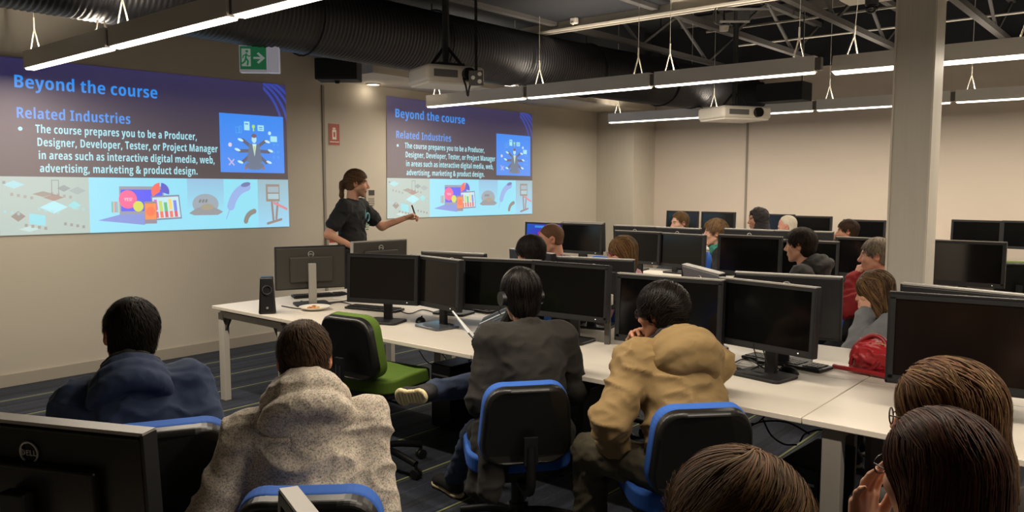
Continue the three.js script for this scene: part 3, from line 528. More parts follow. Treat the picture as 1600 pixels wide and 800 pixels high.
const gStar = []; for (let k = 0; k < 5; k++) { const a = k / 5 * Math.PI * 2 + .3; gStar.push(tube([V(0, .13, 0), V(Math.sin(a) * .12, .125, Math.cos(a) * .12), V(Math.sin(a) * .29, .085, Math.cos(a) * .29)], .02, 8, 8)); }
const gCast = []; for (let k = 0; k < 5; k++) { const a = k / 5 * Math.PI * 2 + .3, x = Math.sin(a) * .29, z = Math.cos(a) * .29; gCast.push(merge([cyl(.028, .028, .016, 14).rotateZ(Math.PI / 2).rotateY(a).translate(x + Math.cos(a) * .014, .029, z - Math.sin(a) * .014), cyl(.028, .028, .016, 14).rotateZ(Math.PI / 2).rotateY(a).translate(x - Math.cos(a) * .014, .029, z + Math.sin(a) * .014), cyl(.009, .009, .05, 8, x, .06, z)])); }
function chair(x, z, yaw, label, cush = blueM, seatDy = 0, backDy = 0) {
  const o = thing('office_chair', label, 'chair', V(x, 0, z), R(yaw));
  const up = (n, g, m, lab) => { const q = part(n, g, m, o, lab); q.position.y = seatDy; return q; };
  up('seat', gSeat, cush); up('seat_shell', gSeatShell, chairB); for (const q of [up('backrest', gBackCush, cush), up('back_shell', gBackShell, chairBack)]) q.position.y += backDy; up('spine', gSpine, chairB).position.y += backDy * .5; up('gas_column', gColumn, chairB); up('lever', gLever, chairB);
  for (let k = 0; k < 5; k++) { part('base_leg', gStar[k], chairB, o); part('castor', gCast[k], black, o); }
  return o;
}
// ================================================================ PEOPLE: distance fields meshed with surface nets
const cone = (a, b, ra, rb, k) => {                       // tapered capsule
  const ax = a.x, ay = a.y, az = a.z, bx = b.x - ax, by = b.y - ay, bz = b.z - az, q = 1 / (bx * bx + by * by + bz * bz + 1e-9), dr = rb - ra;
  return { k, c: [ax + bx / 2, ay + by / 2, az + bz / 2], r: Math.sqrt(1 / q) / 2 + Math.max(ra, rb), f(x, y, z) { const px = x - ax, py = y - ay, pz = z - az; let h = (px * bx + py * by + pz * bz) * q; h = h < 0 ? 0 : h > 1 ? 1 : h; const ex = px - bx * h, ey = py - by * h, ez = pz - bz * h; return Math.sqrt(ex * ex + ey * ey + ez * ez) - ra - dr * h; } };
};
const ell = (c, rx, ry, rz, m, k) => {                    // ellipsoid, m: optional rotation (Matrix4)
  const e = m ? m.elements : [1, 0, 0, 0, 0, 1, 0, 0, 0, 0, 1, 0], cx = c.x, cy = c.y, cz = c.z;
  return { k, c: [cx, cy, cz], r: Math.max(rx, ry, rz), f(x, y, z) { const px = x - cx, py = y - cy, pz = z - cz, a = (e[0] * px + e[1] * py + e[2] * pz) / rx, b = (e[4] * px + e[5] * py + e[6] * pz) / ry, d = (e[8] * px + e[9] * py + e[10] * pz) / rz, k0 = Math.sqrt(a * a + b * b + d * d), a2 = a / rx, b2 = b / ry, d2 = d / rz, k1 = Math.sqrt(a2 * a2 + b2 * b2 + d2 * d2) + 1e-9; return k0 < 1e-6 ? -Math.min(rx, ry, rz) : k0 * (k0 - 1) / k1; } };
};
const ball = (c, r, k) => ell(c, r, r, r, null, k);
const smin = (a, b, k) => { const h = Math.max(k - Math.abs(a - b), 0) / k; return Math.min(a, b) - h * h * k * .25; };
function field(prims, k, post) { return (x, y, z) => { let d = 1; for (const p of prims) d = smin(d, p.f(x, y, z), p.k || k); return post ? post(x, y, z, d) : d; }; }
// opt: k blend, post(x,y,z,d) cuts, push(x,y,z,nx,ny,nz) displacement, tint(x,y,z,nx,ny,nz) linear colour
function sdfMesh(prims, cell, opt = {}) {
  const k = opt.k || .02, pad = cell * 2 + k * .3; let lo = [1e9, 1e9, 1e9], hi = [-1e9, -1e9, -1e9];
  for (const p of prims) for (let i = 0; i < 3; i++) { lo[i] = Math.min(lo[i], p.c[i] - p.r); hi[i] = Math.max(hi[i], p.c[i] + p.r); }
  lo = lo.map(v => v - pad); hi = hi.map(v => v + pad);
  const B = 6, n = [0, 1, 2].map(i => Math.ceil((hi[i] - lo[i]) / cell) + 1), [nx, ny, nz] = n, N = nx * ny * nz, f = new Float32Array(N).fill(1), post = opt.post;
  for (let bz = 0; bz < nz; bz += B) for (let by = 0; by < ny; by += B) for (let bx = 0; bx < nx; bx += B) {
    const cx = lo[0] + (bx + B / 2) * cell, cy = lo[1] + (by + B / 2) * cell, cz = lo[2] + (bz + B / 2) * cell, rad = B * cell * .87 + cell, act = [];
    let near = false;
    for (const p of prims) { const dx = cx - p.c[0], dy = cy - p.c[1], dz = cz - p.c[2]; if (Math.sqrt(dx * dx + dy * dy + dz * dz) - p.r > rad * 2 + .1) continue; const d = p.f(cx, cy, cz); if (d < rad * 1.6 + (p.k || k)) { act.push(p); near = true; } }
    if (!near) continue;
    for (let z = bz; z < Math.min(bz + B, nz); z++) for (let y = by; y < Math.min(by + B, ny); y++) for (let x = bx; x < Math.min(bx + B, nx); x++) {
      const X = lo[0] + x * cell, Y = lo[1] + y * cell, Z = lo[2] + z * cell; let d = 1;
      for (const p of act) d = smin(d, p.f(X, Y, Z), p.k || k);
      f[(z * ny + y) * nx + x] = post ? post(X, Y, Z, d) : d;
    }
  }
  const id = new Int32Array(N).fill(-1), pos = [], idx = [], sx = 1, sy = nx, sz = nx * ny, cor = [0, sx, sy, sx + sy, sz, sx + sz, sy + sz, sx + sy + sz], ed = [[0, 1], [2, 3], [4, 5], [6, 7], [0, 2], [1, 3], [4, 6], [5, 7], [0, 4], [1, 5], [2, 6], [3, 7]];
  for (let z = 0; z < nz - 1; z++) for (let y = 0; y < ny - 1; y++) for (let x = 0; x < nx - 1; x++) {
    const o = (z * ny + y) * nx + x; let m = 0; for (let i = 0; i < 8; i++) if (f[o + cor[i]] < 0) m |= 1 << i;
    if (m === 0 || m === 255) continue;
    let ax = 0, ay = 0, az = 0, c = 0;
    for (const [a, b] of ed) { const ia = m >> a & 1, ib = m >> b & 1; if (ia === ib) continue; const fa = f[o + cor[a]], fb = f[o + cor[b]], t = fa / (fa - fb); ax += (a & 1) + ((b & 1) - (a & 1)) * t; ay += (a >> 1 & 1) + ((b >> 1 & 1) - (a >> 1 & 1)) * t; az += (a >> 2) + ((b >> 2) - (a >> 2)) * t; c++; }
    id[o] = pos.length / 3; pos.push(lo[0] + (x + ax / c) * cell, lo[1] + (y + ay / c) * cell, lo[2] + (z + az / c) * cell);
  }
  for (let z = 1; z < nz - 1; z++) for (let y = 1; y < ny - 1; y++) for (let x = 1; x < nx - 1; x++) {
    const o = (z * ny + y) * nx + x, i0 = f[o] < 0;
    const quad = (a, b, c, d, fl) => { if (a < 0 || b < 0 || c < 0 || d < 0) return; fl ? idx.push(a, b, c, a, c, d) : idx.push(a, c, b, a, d, c); };
    if (i0 !== f[o + sx] < 0) quad(id[o - sy - sz], id[o - sz], id[o], id[o - sy], i0);
    if (i0 !== f[o + sy] < 0) quad(id[o - sx - sz], id[o - sx], id[o], id[o - sz], i0);
    if (i0 !== f[o + sz] < 0) quad(id[o - sx - sy], id[o - sy], id[o], id[o - sx], i0);
  }
  const g = new THREE.BufferGeometry(); g.setAttribute('position', new THREE.Float32BufferAttribute(pos, 3)); g.setIndex(idx); g.computeVertexNormals();
  const P = g.attributes.position, Nn = g.attributes.normal;
  if (opt.push) { for (let i = 0; i < P.count; i++) { const x = P.getX(i), y = P.getY(i), z = P.getZ(i), a = Nn.getX(i), b = Nn.getY(i), c = Nn.getZ(i), d = opt.push(x, y, z, a, b, c); P.setXYZ(i, x + a * d, y + b * d, z + c * d); } g.computeVertexNormals(); }
  if (opt.tint) { const C = new Float32Array(P.count * 3); for (let i = 0; i < P.count; i++) C.set(opt.tint(P.getX(i), P.getY(i), P.getZ(i), Nn.getX(i), Nn.getY(i), Nn.getZ(i)), i * 3); g.setAttribute('color', new THREE.Float32BufferAttribute(C, 3)); }
  return g;
}
function joinIndexed(list) { return mergeGeometries(list.map(g => { for (const k of Object.keys(g.attributes)) if (!['position', 'normal', 'color'].includes(k)) g.deleteAttribute(k); return g; })); }
const lin = h => { const c = new THREE.Color(h); return [c.r, c.g, c.b]; };
const mixc = (a, b, t) => [a[0] + (b[0] - a[0]) * t, a[1] + (b[1] - a[1]) * t, a[2] + (b[2] - a[2]) * t];

// ---- head in its own frame: looks towards -z, origin between the ears, crown at y = +.125, chin at -.125
const HEADP = (() => {
  const p = [ell(V(0, .036, .014), .077, .089, .098), ell(V(0, -.01, -.02), .068, .08, .07), ell(V(0, -.052, -.036), .056, .066, .056), ball(V(0, -.106, -.066), .018),
    cone(V(-.052, -.055, .0), V(-.018, -.106, -.062), .018, .015), cone(V(.052, -.055, .0), V(.018, -.106, -.062), .018, .015),
    cone(V(-.036, .022, -.078), V(.036, .022, -.078), .013, .013), ell(V(-.042, -.022, -.062), .023, .022, .022), ell(V(.042, -.022, -.062), .023, .022, .022),
    { ...cone(V(0, .014, -.088), V(0, -.030, -.112), .007, .0115), k: .014 }, { ...ball(V(-.012, -.034, -.1), .009), k: .01 }, { ...ball(V(.012, -.034, -.1), .009), k: .01 },
    { ...cone(V(-.02, -.064, -.087), V(.02, -.064, -.087), .0075, .0075), k: .01 }, { ...cone(V(-.017, -.074, -.085), V(.017, -.074, -.085), .008, .008), k: .01 },
    cone(V(0, -.05, .03), V(0, -.17, .035), .054, .056)];
  for (const s of [-1, 1]) p.push({ ...ell(V(s * .081, -.004, .012), .008, .031, .019, new THREE.Matrix4().makeRotationY(s * -.35)), k: .008 });
  return p;
})();
const headPost = (x, y, z, d) => { const ax = Math.abs(x); const e = Math.hypot(ax - .032, (y - .004) * 1.15, z + .098) - .0165, s = -e, h = Math.max(.012 - Math.abs(d - s), 0) / .012; d = Math.max(d, s) + h * h * .012 * .25; const q = Math.hypot((ax - .088) * 1.2, y + .002, (z - .008) * 1.25) - .012; return Math.max(d, -q); };
const headF = field(HEADP, .022, headPost);
function headGeo(cell, skin, o) {
  const sk = lin(skin), lip = mixc(sk, lin('#8a3a34'), .55), brow = lin(o.browColor || '#2a1d14'), red = mixc(sk, lin('#b5523c'), .35), beard = o.beard ? lin(o.beard) : null;
  return sdfMesh(HEADP, cell, { k: .022, post: headPost, tint: (x, y, z) => {
    let c = sk; const ax = Math.abs(x);
    const nz_ = sstep(-.075, -.1, z) * sstep(-.05, -.03, y) * sstep(.02, .0, y) * .6; c = mixc(c, red, nz_); if (ax > .076) c = mixc(c, red, .7);
    if (z < -.05) { const l = sstep(.012, .004, Math.abs(y + .069)) * sstep(.026, .018, ax) * sstep(-.08, -.088, z); c = mixc(c, lip, l); const b = sstep(.0075, .004, Math.abs(y - .026 - .004 * (1 - Math.abs(ax - .032) * 30))) * sstep(.012, .016, ax) * sstep(.056, .05, ax); c = mixc(c, brow, b * .9); }
    if (beard && y < -.035 && z < .01) { const t = sstep(-.035, -.06, y) * (o.beardAmount || .6) * (y > -.085 && ax < .022 && y < -.058 ? .2 : 1) * sstep(.01, -.02, z); c = mixc(c, beard, t); }
    return c;
  } });
}
// ---- hand: wrist at origin, fingers towards +z, back of the hand +y, thumb on the side t of x
function handPrims(t, curl, spread = 0) {
  const p = [], L = [.072, .080, .074, .058], X = [.030, .010, -.010, -.029];
  p.push(cone(V(0, 0, -.035), V(0, 0, .01), .022, .021));
  L.forEach((l, i) => {
    const x = X[i] * t, kz = .088 - (i === 3 ? .012 : i === 0 ? .003 : 0); p.push(cone(V(x * .55, 0, .008), V(x, 0, kz), .0165, .0125));
    let a = 0, q = V(x, .0, kz), r = .0098 - (i === 3 ? .0015 : 0); const c = Array.isArray(curl) ? curl[i] : curl;
    [.45, .31, .24].forEach((s, j) => { a += c * [.9, 1.15, .7][j]; const n = q.clone().add(V((x * .6 + spread * (1.5 - i) * t * .02) * s, -Math.sin(a) * l * s, Math.cos(a) * l * s)); p.push({ ...cone(q, n, r, r - .0012), k: .004 }); q = n; r -= .0012; });
  });
  const b = V(.022 * t, -.004, .02), m = V(.046 * t, -.016, .05), e = V(.052 * t, -.026, .082), f2 = V(.048 * t, -.032, .102);
  p.push({ ...cone(b, m, .017, .0125), k: .012 }, { ...cone(m, e, .0118, .0105), k: .004 }, { ...cone(e, f2, .0105, .0085), k: .004 });
  return p;
}
const basis = (x, y, z, o) => new THREE.Matrix4().makeBasis(x, y, z).setPosition(o);
function ik(a, t, l1, l2, pole) {
  const d = t.clone().sub(a); let L = d.length(); const mx = (l1 + l2) * .995; if (L > mx) { d.multiplyScalar(mx / L); L = mx; t = a.clone().add(d); }
  d.normalize(); const c = (l1 * l1 + L * L - l2 * l2) / (2 * l1 * L), h = l1 * Math.sqrt(Math.max(0, 1 - c * c)); const p = pole.clone().addScaledVector(d, -pole.dot(d)).normalize();
  return [a.clone().addScaledVector(d, l1 * c).addScaledVector(p, h), t];
}
// fabric materials; heathered knit gets a speckled texture laid on by direction
const cloths = {};
function clothM(color, o = {}) {
  const k = color + JSON.stringify(o); if (cloths[k]) return cloths[k];
  const e = { color: o.heather || o.denim ? 0xffffff : color };
  if (o.heather) { const a = lin(color); e.map = dataTex(256, () => { const v = rnd(), s = v < .2 ? .42 : v < .5 ? .8 : 1.12; return a.map(q => clamp(Math.pow(q * s * (.9 + .2 * rnd()), 1 / 2.2) * 255, 0, 255)); }, true); }
  if (o.denim) { const a = lin(color); e.map = dataTex(128, (u, v) => { const s = .8 + .4 * rnd() * ((Math.floor((u + v) * 64) % 2) ? 1 : .7); return a.map(q => clamp(Math.pow(q * s, 1 / 2.2) * 255, 0, 255)); }, true); }
  const m = new THREE.MeshPhysicalMaterial({ roughness: o.rough ?? .9, sheen: o.sheen ?? .25, sheenRoughness: .6, sheenColor: new THREE.Color(color).lerp(new THREE.Color(1, 1, 1), .4), ...e });
  m.userData.size = o.heather ? .62 : .25;
  return cloths[k] = m;
}
function boxUV(g, size) {   // uv in metres by the facing of each triangle
  g = g.toNonIndexed(); const P = g.attributes.position, uv = new Float32Array(P.count * 2), a = V(), b = V(), c = V(), n = V();
  for (let i = 0; i < P.count; i += 3) { a.fromBufferAttribute(P, i); b.fromBufferAttribute(P, i + 1); c.fromBufferAttribute(P, i + 2); n.copy(b).sub(a).cross(c.clone().sub(a)); const x = Math.abs(n.x), y = Math.abs(n.y), z = Math.abs(n.z); [a, b, c].forEach((q, j) => { const u = x > y && x > z ? [q.z, q.y] : y > z ? [q.x, q.z] : [q.x, q.y]; uv[(i + j) * 2] = u[0] / size; uv[(i + j) * 2 + 1] = u[1] / size; }); }
  g.setAttribute('uv', new THREE.BufferAttribute(uv, 2)); return g;
}
const wrinkle = (amp, fr, sd) => (x, y, z, a, b, c) => { const n = noise(x * fr + sd, y * fr * 1.5, z * fr + sd), m = noise(x * fr * 2.3, y * fr * 3.1 + sd, z * fr * 2.3); return amp * (1.5 * Math.pow(1 - Math.min(1, 2.2 * Math.abs(n)), 2) + .5 * (1 - 2 * Math.abs(m)) - .7); };
const skinM = new THREE.MeshPhysicalMaterial({ vertexColors: true, roughness: .55, sheen: .1, color: 0xffffff });
const hairMats = {};
const hairM = (r = .5) => hairMats[r] ||= new THREE.MeshPhysicalMaterial({ vertexColors: true, roughness: r, specularIntensity: .22, side: THREE.DoubleSide });
const eyeM = new THREE.MeshPhysicalMaterial({ vertexColors: true, roughness: .12 });
const gEye = (() => { const g = new THREE.SphereGeometry(.0122, 16, 12), P = g.attributes.position, C = []; for (let i = 0; i < P.count; i++) { const c = -P.getZ(i) / .0122; C.push(...(c > .94 ? [.01, .008, .006] : c > .84 ? [.06, .035, .02] : [.62, .58, .54])); } g.setAttribute('color', new THREE.Float32BufferAttribute(C, 3)); g.deleteAttribute('uv'); return g; })();

// ---- hair
// style: vol extra thickness, face [cy, ry] bare face area, nape lowest y at the back, side lowest y at the ears, extra prims, strands {n, len, w, dir(p) , step}
function makeHair(style, o) {
  const v = style.vol ?? .012, prims = [ell(V(0, .036, .014), .077 + v, .089 + v, .098 + v), ell(V(0, -.03, .03), .068 + v * .8, .075, .062 + v * .9), ...(style.extra || [])];
  const fc = style.face || [-.035, .1], fx = style.faceX || .082, nape = style.nape ?? -.075, side = style.side ?? -.02;
  const post = (x, y, z, d) => {
    if (style.cutFace !== false) { const q = Math.sqrt((x / fx) ** 2 + ((y - fc[0]) / fc[1]) ** 2 + ((z + .1) / (style.faceZ || .095)) ** 2) - 1; d = Math.max(d, -q * .07); }
    if (!style.long && !(style.pony && z > .09)) { const t = sstep(.06, -.02, z), line = nape + (side - nape) * t; d = Math.max(d, (line - y) * .9); const ear = Math.hypot((y + .006) / .036, (z - .008) / .024) - 1; if (style.ear !== false && Math.abs(x) > .05) d = Math.max(d, -ear * .025); }
    return d;
  };
  const base = lin(o.color), hi = lin(o.color2 || o.color), dir = style.dir, st = style.strands, freq = style.freq || 90, amp = style.amp ?? .004;
  const flowN = (x, y, z) => { const q = style.flow ? style.flow(x, y, z) : [Math.atan2(x, z - .02) * 6, y * 8, 0]; return q; };
  const push = (x, y, z) => { const q = flowN(x, y, z); return amp * (fbm(q[0] * 2.4 * (freq / 90), q[1] * .9, q[2]) + .5 * noise(x * 18, y * 18, z * 18)); };
  const tint = (x, y, z) => { const q = flowN(x, y, z), n = .5 + .5 * fbm(q[0] * 3.2 * (freq / 90) + 5, q[1] * .7, 3); let c = mixc(base, hi, clamp(n, 0, 1)); if (style.tips) c = mixc(c, lin(style.tips.color), sstep(style.tips.y0, style.tips.y1, y) * clamp(n + .3, 0, 1)); return c; };
  const shell = sdfMesh(prims, style.cell || .006, { k: style.k || .02, post, push, tint });
  const list = [shell];
  if (st) {
    const f = field(prims, style.k || .02), P = shell.attributes.position, N = shell.attributes.normal, ok = [];
    for (let i = 0; i < P.count; i++) if (P.getY(i) > (st.rootY ?? -.05) && post(P.getX(i), P.getY(i), P.getZ(i), -.01) < .0045 && (style.long || P.getZ(i) > .04 || P.getY(i) > side + .03)) ok.push(i);
    const pos = [], nor = [], col = [], idx = [], g3 = V(), p = V(), q = V(), e = .002;
    const grad = (p, out) => out.set(f(p.x + e, p.y, p.z) - f(p.x - e, p.y, p.z), f(p.x, p.y + e, p.z) - f(p.x, p.y - e, p.z), f(p.x, p.y, p.z + e) - f(p.x, p.y, p.z - e)).normalize();
    for (let s = 0; s < st.n && ok.length; s++) {
      const i = ok[Math.floor(rnd() * ok.length)]; p.fromBufferAttribute(P, i); const lift = st.lift ?? .004, off = rr(.0, lift), seg = st.seg || 8, len = st.len * rr(.7, 1.15), h = len / seg, tn = rnd(), c0 = mixc(base, hi, Math.pow(tn, 1.5)).map(z => z * rr(.85, 1.12)), w0 = (st.w || .0016) * rr(.7, 1.3);
      const q0 = st.cf || 22, cl = [[0, 0], [9, 0], [0, 9]].map(([a, b]) => noise(p.x * q0 + a, p.y * q0 + b, p.z * q0) * (st.clump ?? .5));
      const b0 = pos.length / 3; let good = true;
      for (let j = 0; j <= seg; j++) {
        grad(p, g3); const d = f(p.x, p.y, p.z), want = off + (st.rise || 0) * j / seg; if (d < want) p.addScaledVector(g3, want - d); else if (d > want + .004 && !st.free) p.addScaledVector(g3, (want - d) * .5);
        const D = st.dir(p, tn), dv = V(D[0] + cl[0], D[1] + cl[1], D[2] + cl[2]); dv.addScaledVector(g3, -dv.dot(g3) * .85).normalize();
        const sd = q.copy(dv).cross(g3).normalize(), w = w0 * (1 - .75 * (j / seg) ** 2) + .0002; let c = c0; if (style.tips) c = mixc(c0, lin(style.tips.color), sstep(style.tips.y0, style.tips.y1, p.y) * tn);
        pos.push(p.x + sd.x * w, p.y + sd.y * w, p.z + sd.z * w, p.x - sd.x * w, p.y - sd.y * w, p.z - sd.z * w);
        const nn = [g3.x + sd.x * .5, g3.y + sd.y * .5, g3.z + sd.z * .5, g3.x - sd.x * .5, g3.y - sd.y * .5, g3.z - sd.z * .5]; nor.push(...nn); col.push(...c, ...c);
        if (j) { const b = b0 + j * 2; idx.push(b - 2, b, b - 1, b - 1, b, b + 1); }
        p.addScaledVector(dv, h);
      }
    }
    const g = new THREE.BufferGeometry(); g.setAttribute('position', new THREE.Float32BufferAttribute(pos, 3)); g.setAttribute('normal', new THREE.Float32BufferAttribute(nor, 3)); g.setAttribute('color', new THREE.Float32BufferAttribute(col, 3)); g.setIndex(idx); list.push(g);
  }
  return joinIndexed(list);
}
// short back-and-sides; dir is where the hairs lie
const crownDir = (p, f = 1) => { const x = p.x, z = p.z - .05, y = p.y - .12; return [x * 9 + z * 3, -.35 + y * 2, z * 9 - x * 3]; };
const HAIR = {
  short: (v = .01, n = 700, o = {}) => ({ vol: v, nape: -.062, side: -.012, face: [-.03, .098], faceX: .11, faceZ: .105, amp: .003, strands: n ? { n, len: .024, w: .0013, seg: 3, lift: .004, dir: crownDir, clump: .45 } : null, ...o }),
  buzz: { vol: .003, nape: -.05, side: -.02, face: [-.035, .11], faceX: .11, faceZ: .105, amp: .0008 },
};

// ---- a person. Sits (or stands) facing -z of its own frame before the turn `yaw` (degrees from the back wall towards the left wall)
function person(o) {
  const far = o.top.distanceTo(camera.position) > 4.8, s = (o.scale || 1) * (o.stand ? 1 : .95), roll = R(o.roll || 0), twist = R(o.twist || 0), fine = o.fine || 1;
  const rot = (x, y, z) => new THREE.Matrix4().makeRotationFromEuler(new THREE.Euler(x, y, z, 'YXZ'));
  const tv = (m, x, y, z) => V(x * s, y * s, z * s).applyMatrix4(m), yawM = new THREE.Matrix4().makeRotationY(R(o.yaw)), Hd = rot(-R(o.headPitch || 0), R(o.headYaw || 0), R(o.headRoll || 0));
  let J, Tl, Tu, nv, tw, deg = o.lean || 0;
  for (let it = 0; it < 40; it++) {          // lean further or less until the crown reaches its height with the hips on a seat
    const lean = R(deg), slump = R((o.slump ?? 8) + Math.max(0, deg - 10) * .5);
    Tl = rot(-lean * .8, 0, roll * .7); Tu = rot(-lean - slump, twist, roll); J = { hip: V() };
    J.waist = J.hip.clone().add(tv(Tl, 0, .2, 0)); J.neck = J.waist.clone().add(tv(Tu, 0, .315, 0)); J.chest = J.waist.clone().add(tv(Tu, 0, .15, 0));
    nv = V(0, 1, 0).applyMatrix4(rot(-(lean + slump) * .6 - R(o.neckPitch || 6), 0, roll + R(o.headRoll || 0) * .4));
    J.neckTop = J.neck.clone().addScaledVector(nv, .085 * s); J.head = J.neckTop.clone().add(tv(Hd, 0, .085, -.03)); J.top = J.head.clone().add(tv(Hd, 0, .125, .01));
    tw = J.top.clone().applyMatrix4(yawM); const need = o.top.y - tw.y;
    if (o.stand || (need > .495 && need < .575)) break;
    deg += need < .495 ? 1.5 : -1.5; if (deg < -6 || deg > 40) break;
  }
  // hips go where the crown lands on its place in the room
  const hy = o.stand ? o.hipY : clamp(o.top.y - tw.y, .45, .66), root = V(o.top.x - tw.x, 0, o.top.z - tw.z);
  for (const k of Object.keys(J)) J[k].y += hy;
  const g = thing('person', o.label, 'person', root, R(o.yaw)), M = o.stand ? 0 : 0;
  const hipW = .092 * s, shW = (o.shoulder || .185) * s;
  J.hipL = V(-hipW, hy, 0); J.hipR = V(hipW, hy, 0); J.shL = J.waist.clone().add(tv(Tu, -shW / s, .262, 0)); J.shR = J.waist.clone().add(tv(Tu, shW / s, .262, 0));
  const Hm = Hd.clone().setPosition(J.head), toHead = (x, y, z) => V(x * s, y * s, z * s).applyMatrix4(Hm), rel = (x, y, z) => V(x * s, hy + y * s, z * s);
  const resolve = (q, d) => q ? (typeof q === 'function' ? q({ J, head: toHead, rel }) : rel(...q)) : d;
  const L1 = .29 * s, L2 = .25 * s, arms = {};
  for (const [k, sg] of [['L', -1], ['R', 1]]) {
    const a = (o.arms || {})[k] || {}, to = resolve(a.to, rel(sg * .13, .09, -.34)), pole = V(...(a.pole || [sg * 1, -.5, .6])), sh = J['sh' + k]; const [el, wr] = ik(sh, to, L1, L2, pole);
    const d = a.dir ? V(...a.dir).normalize() : wr.clone().sub(el).normalize(), n0 = V(...(a.back || [0, 1, -.1])); const x = n0.clone().cross(d).normalize(), y = d.clone().cross(x).normalize();
    arms[k] = { sh, el, wr, d, hand: basis(x, y, d, wr), thumb: -sg * (a.flip || 1), curl: a.curl ?? .45, bare: a.bare };
  }
  const K1 = .43 * s, K2 = .41 * s, legs = {};
  for (const [k, sg] of [['L', -1], ['R', 1]]) {
    const a = (o.legs || {})[k] || {}, an = a.to ? V(a.to[0] * s, a.to[1], a.to[2] * s) : o.stand ? V(sg * .1, .09, .02) : V(sg * .13, .09, -.4), pole = V(...(a.pole || (o.stand ? [sg * .1, 0, -1] : [sg * .2, 1, -.6]))); const [kn, ak] = ik(J['hip' + k], an, K1, K2, pole); legs[k] = { hip: J['hip' + k], kn, ak, toe: V(...(a.toe || [sg * .15, 0, -1])).normalize(), up: V(...(a.up || [0, 1, 0])) };
  }
  const mf = (m, c, r0, r1, r2, k) => ell(c, r0 * s, r1 * s, r2 * s, m, k), off = (m, b, x, y, z) => b.clone().add(tv(m, x, y, z));
  const torso = (e, ex = 0) => [mf(Tl, off(Tl, J.hip, 0, .03, .01), .165 + e, .115 + e, .115 + e), mf(Tl, off(Tl, J.waist, 0, -.03, -.005 - ex * .3), .145 + e + ex, .14 + e, .105 + e + ex), mf(Tu, off(Tu, J.waist, 0, .14, .0), .158 + e, .16 + e, .108 + e), mf(Tu, off(Tu, J.waist, 0, .235, .005), .155 + e, .07 + e, .085 + e), cone(J.shL, J.shR, (.056 + e) * s, (.056 + e) * s)];
  const arm = (a, e, frac = 1, fl = 0) => [cone(a.sh, a.el, (.052 + e) * s, (.043 + e) * s), cone(a.el, a.el.clone().lerp(a.wr, frac), (.042 + e) * s, (.032 + e + fl) * s)];
  const leg = (l, e, frac = 1) => [cone(l.hip, l.kn, (.082 + e) * s, (.056 + e) * s), cone(l.kn, l.kn.clone().lerp(l.ak, frac), (.054 + e) * s, (.04 + e * 1.2) * s)];
  // body: one continuous surface, with finer grids for head and hands joined to it
  const sk = lin(o.skin || '#c89a80'), flat = () => sk, bodyP = [...torso(-.012), ...arm(arms.L, -.004), ...arm(arms.R, -.004), ...leg(legs.L, -.008), ...leg(legs.R, -.008), cone(J.neck.clone().addScaledVector(nv, -.03), J.neckTop.clone().addScaledVector(nv, .02), .058 * s, .053 * s)];
  const list = [sdfMesh(bodyP, far ? .02 : .017, { k: .035, tint: flat })];
  list.push(headGeo(o.headCell || (far ? .006 : .005), o.skin || '#c89a80', o).applyMatrix4(Hm.clone().scale(V(s, s, s))));
  for (const k of ['L', 'R']) { const a = arms[k]; list.push(sdfMesh(handPrims(a.thumb * 1, a.curl), o.handCell || (far ? .0055 : .005), { k: .009, tint: flat }).applyMatrix4(a.hand.clone().scale(V(s, s, s)))); }
  for (const l of list) l.computeVertexNormals();
  part('body', joinIndexed(list), skinM, g);
  for (const sg of [-1, 1]) { const e = part('eye', gEye, eyeM, g); e.applyMatrix4(Hm.clone().scale(V(s, s, s)).multiply(new THREE.Matrix4().makeTranslation(sg * .031, .004, -.0765))); }
  if (o.hair) { part('hair', makeHair(o.hair, { color: o.hairColor, color2: o.hairColor2 }).applyMatrix4(Hm.clone().scale(V(s, s, s))), hairM(o.hairRough || .6), g); }
  // upper garment
  const t = o.topWear || {}, cell = (t.cell || (far ? .018 : .016)) / fine, e = t.loose ?? .016, addC = (name, prims, m, op, lab) => { let q = sdfMesh(prims, op.cell || cell, op); if (m.map) q = boxUV(q, m.userData.size); return part(name, q, m, g, lab); };
  const tm = clothM(t.color || '#333', t.cloth || {}), sl = t.sleeve ?? .97, P = [...torso(e, t.belly || 0)];
  if (t.sleeve === 0) for (const k of ['L', 'R']) P.push(cone(arms[k].sh, arms[k].sh.clone().lerp(arms[k].el, .62), (.05 + e) * s, (.054 + e) * s));
  else P.push(...arm(arms.L, e - .002, sl, t.cuff || .006), ...arm(arms.R, e - .002, sl, t.cuff || .006));
  if (t.collar) { for (let i = 0; i < 10; i++) { const a0 = i / 10 * 6.283, a1 = (i + 1) / 10 * 6.283, c0 = J.neck.clone().addScaledVector(nv, .012 + .016 * Math.cos(a0)).add(tv(Tu, Math.sin(a0) * .062, 0, Math.cos(a0) * .062)), c1 = J.neck.clone().addScaledVector(nv, .012 + .016 * Math.cos(a1)).add(tv(Tu, Math.sin(a1) * .062, 0, Math.cos(a1) * .062)); P.push({ ...cone(c0, c1, t.collar, t.collar), k: .012 }); } }
  if (t.skirt) { const b = off(Tl, J.hip, 0, -.02, .02); P.push(mf(Tl, b, .2, .12, .16)); if (t.tails) for (const sg of [-1, 1]) P.push(cone(V(sg * .17 * s, hy - .02, .06), V(sg * .2 * s, hy - t.tails, .08), .07, .055)); }
  if (t.folds) P.push(...t.folds({ J, arms, Tu, Tl, off, tv, s, cone, ell: mf }));
  addC(t.name || 'pullover', P, tm, { k: t.k || .035, push: wrinkle(t.wrinkle ?? .006, t.freq || 9, o.yaw), cell });
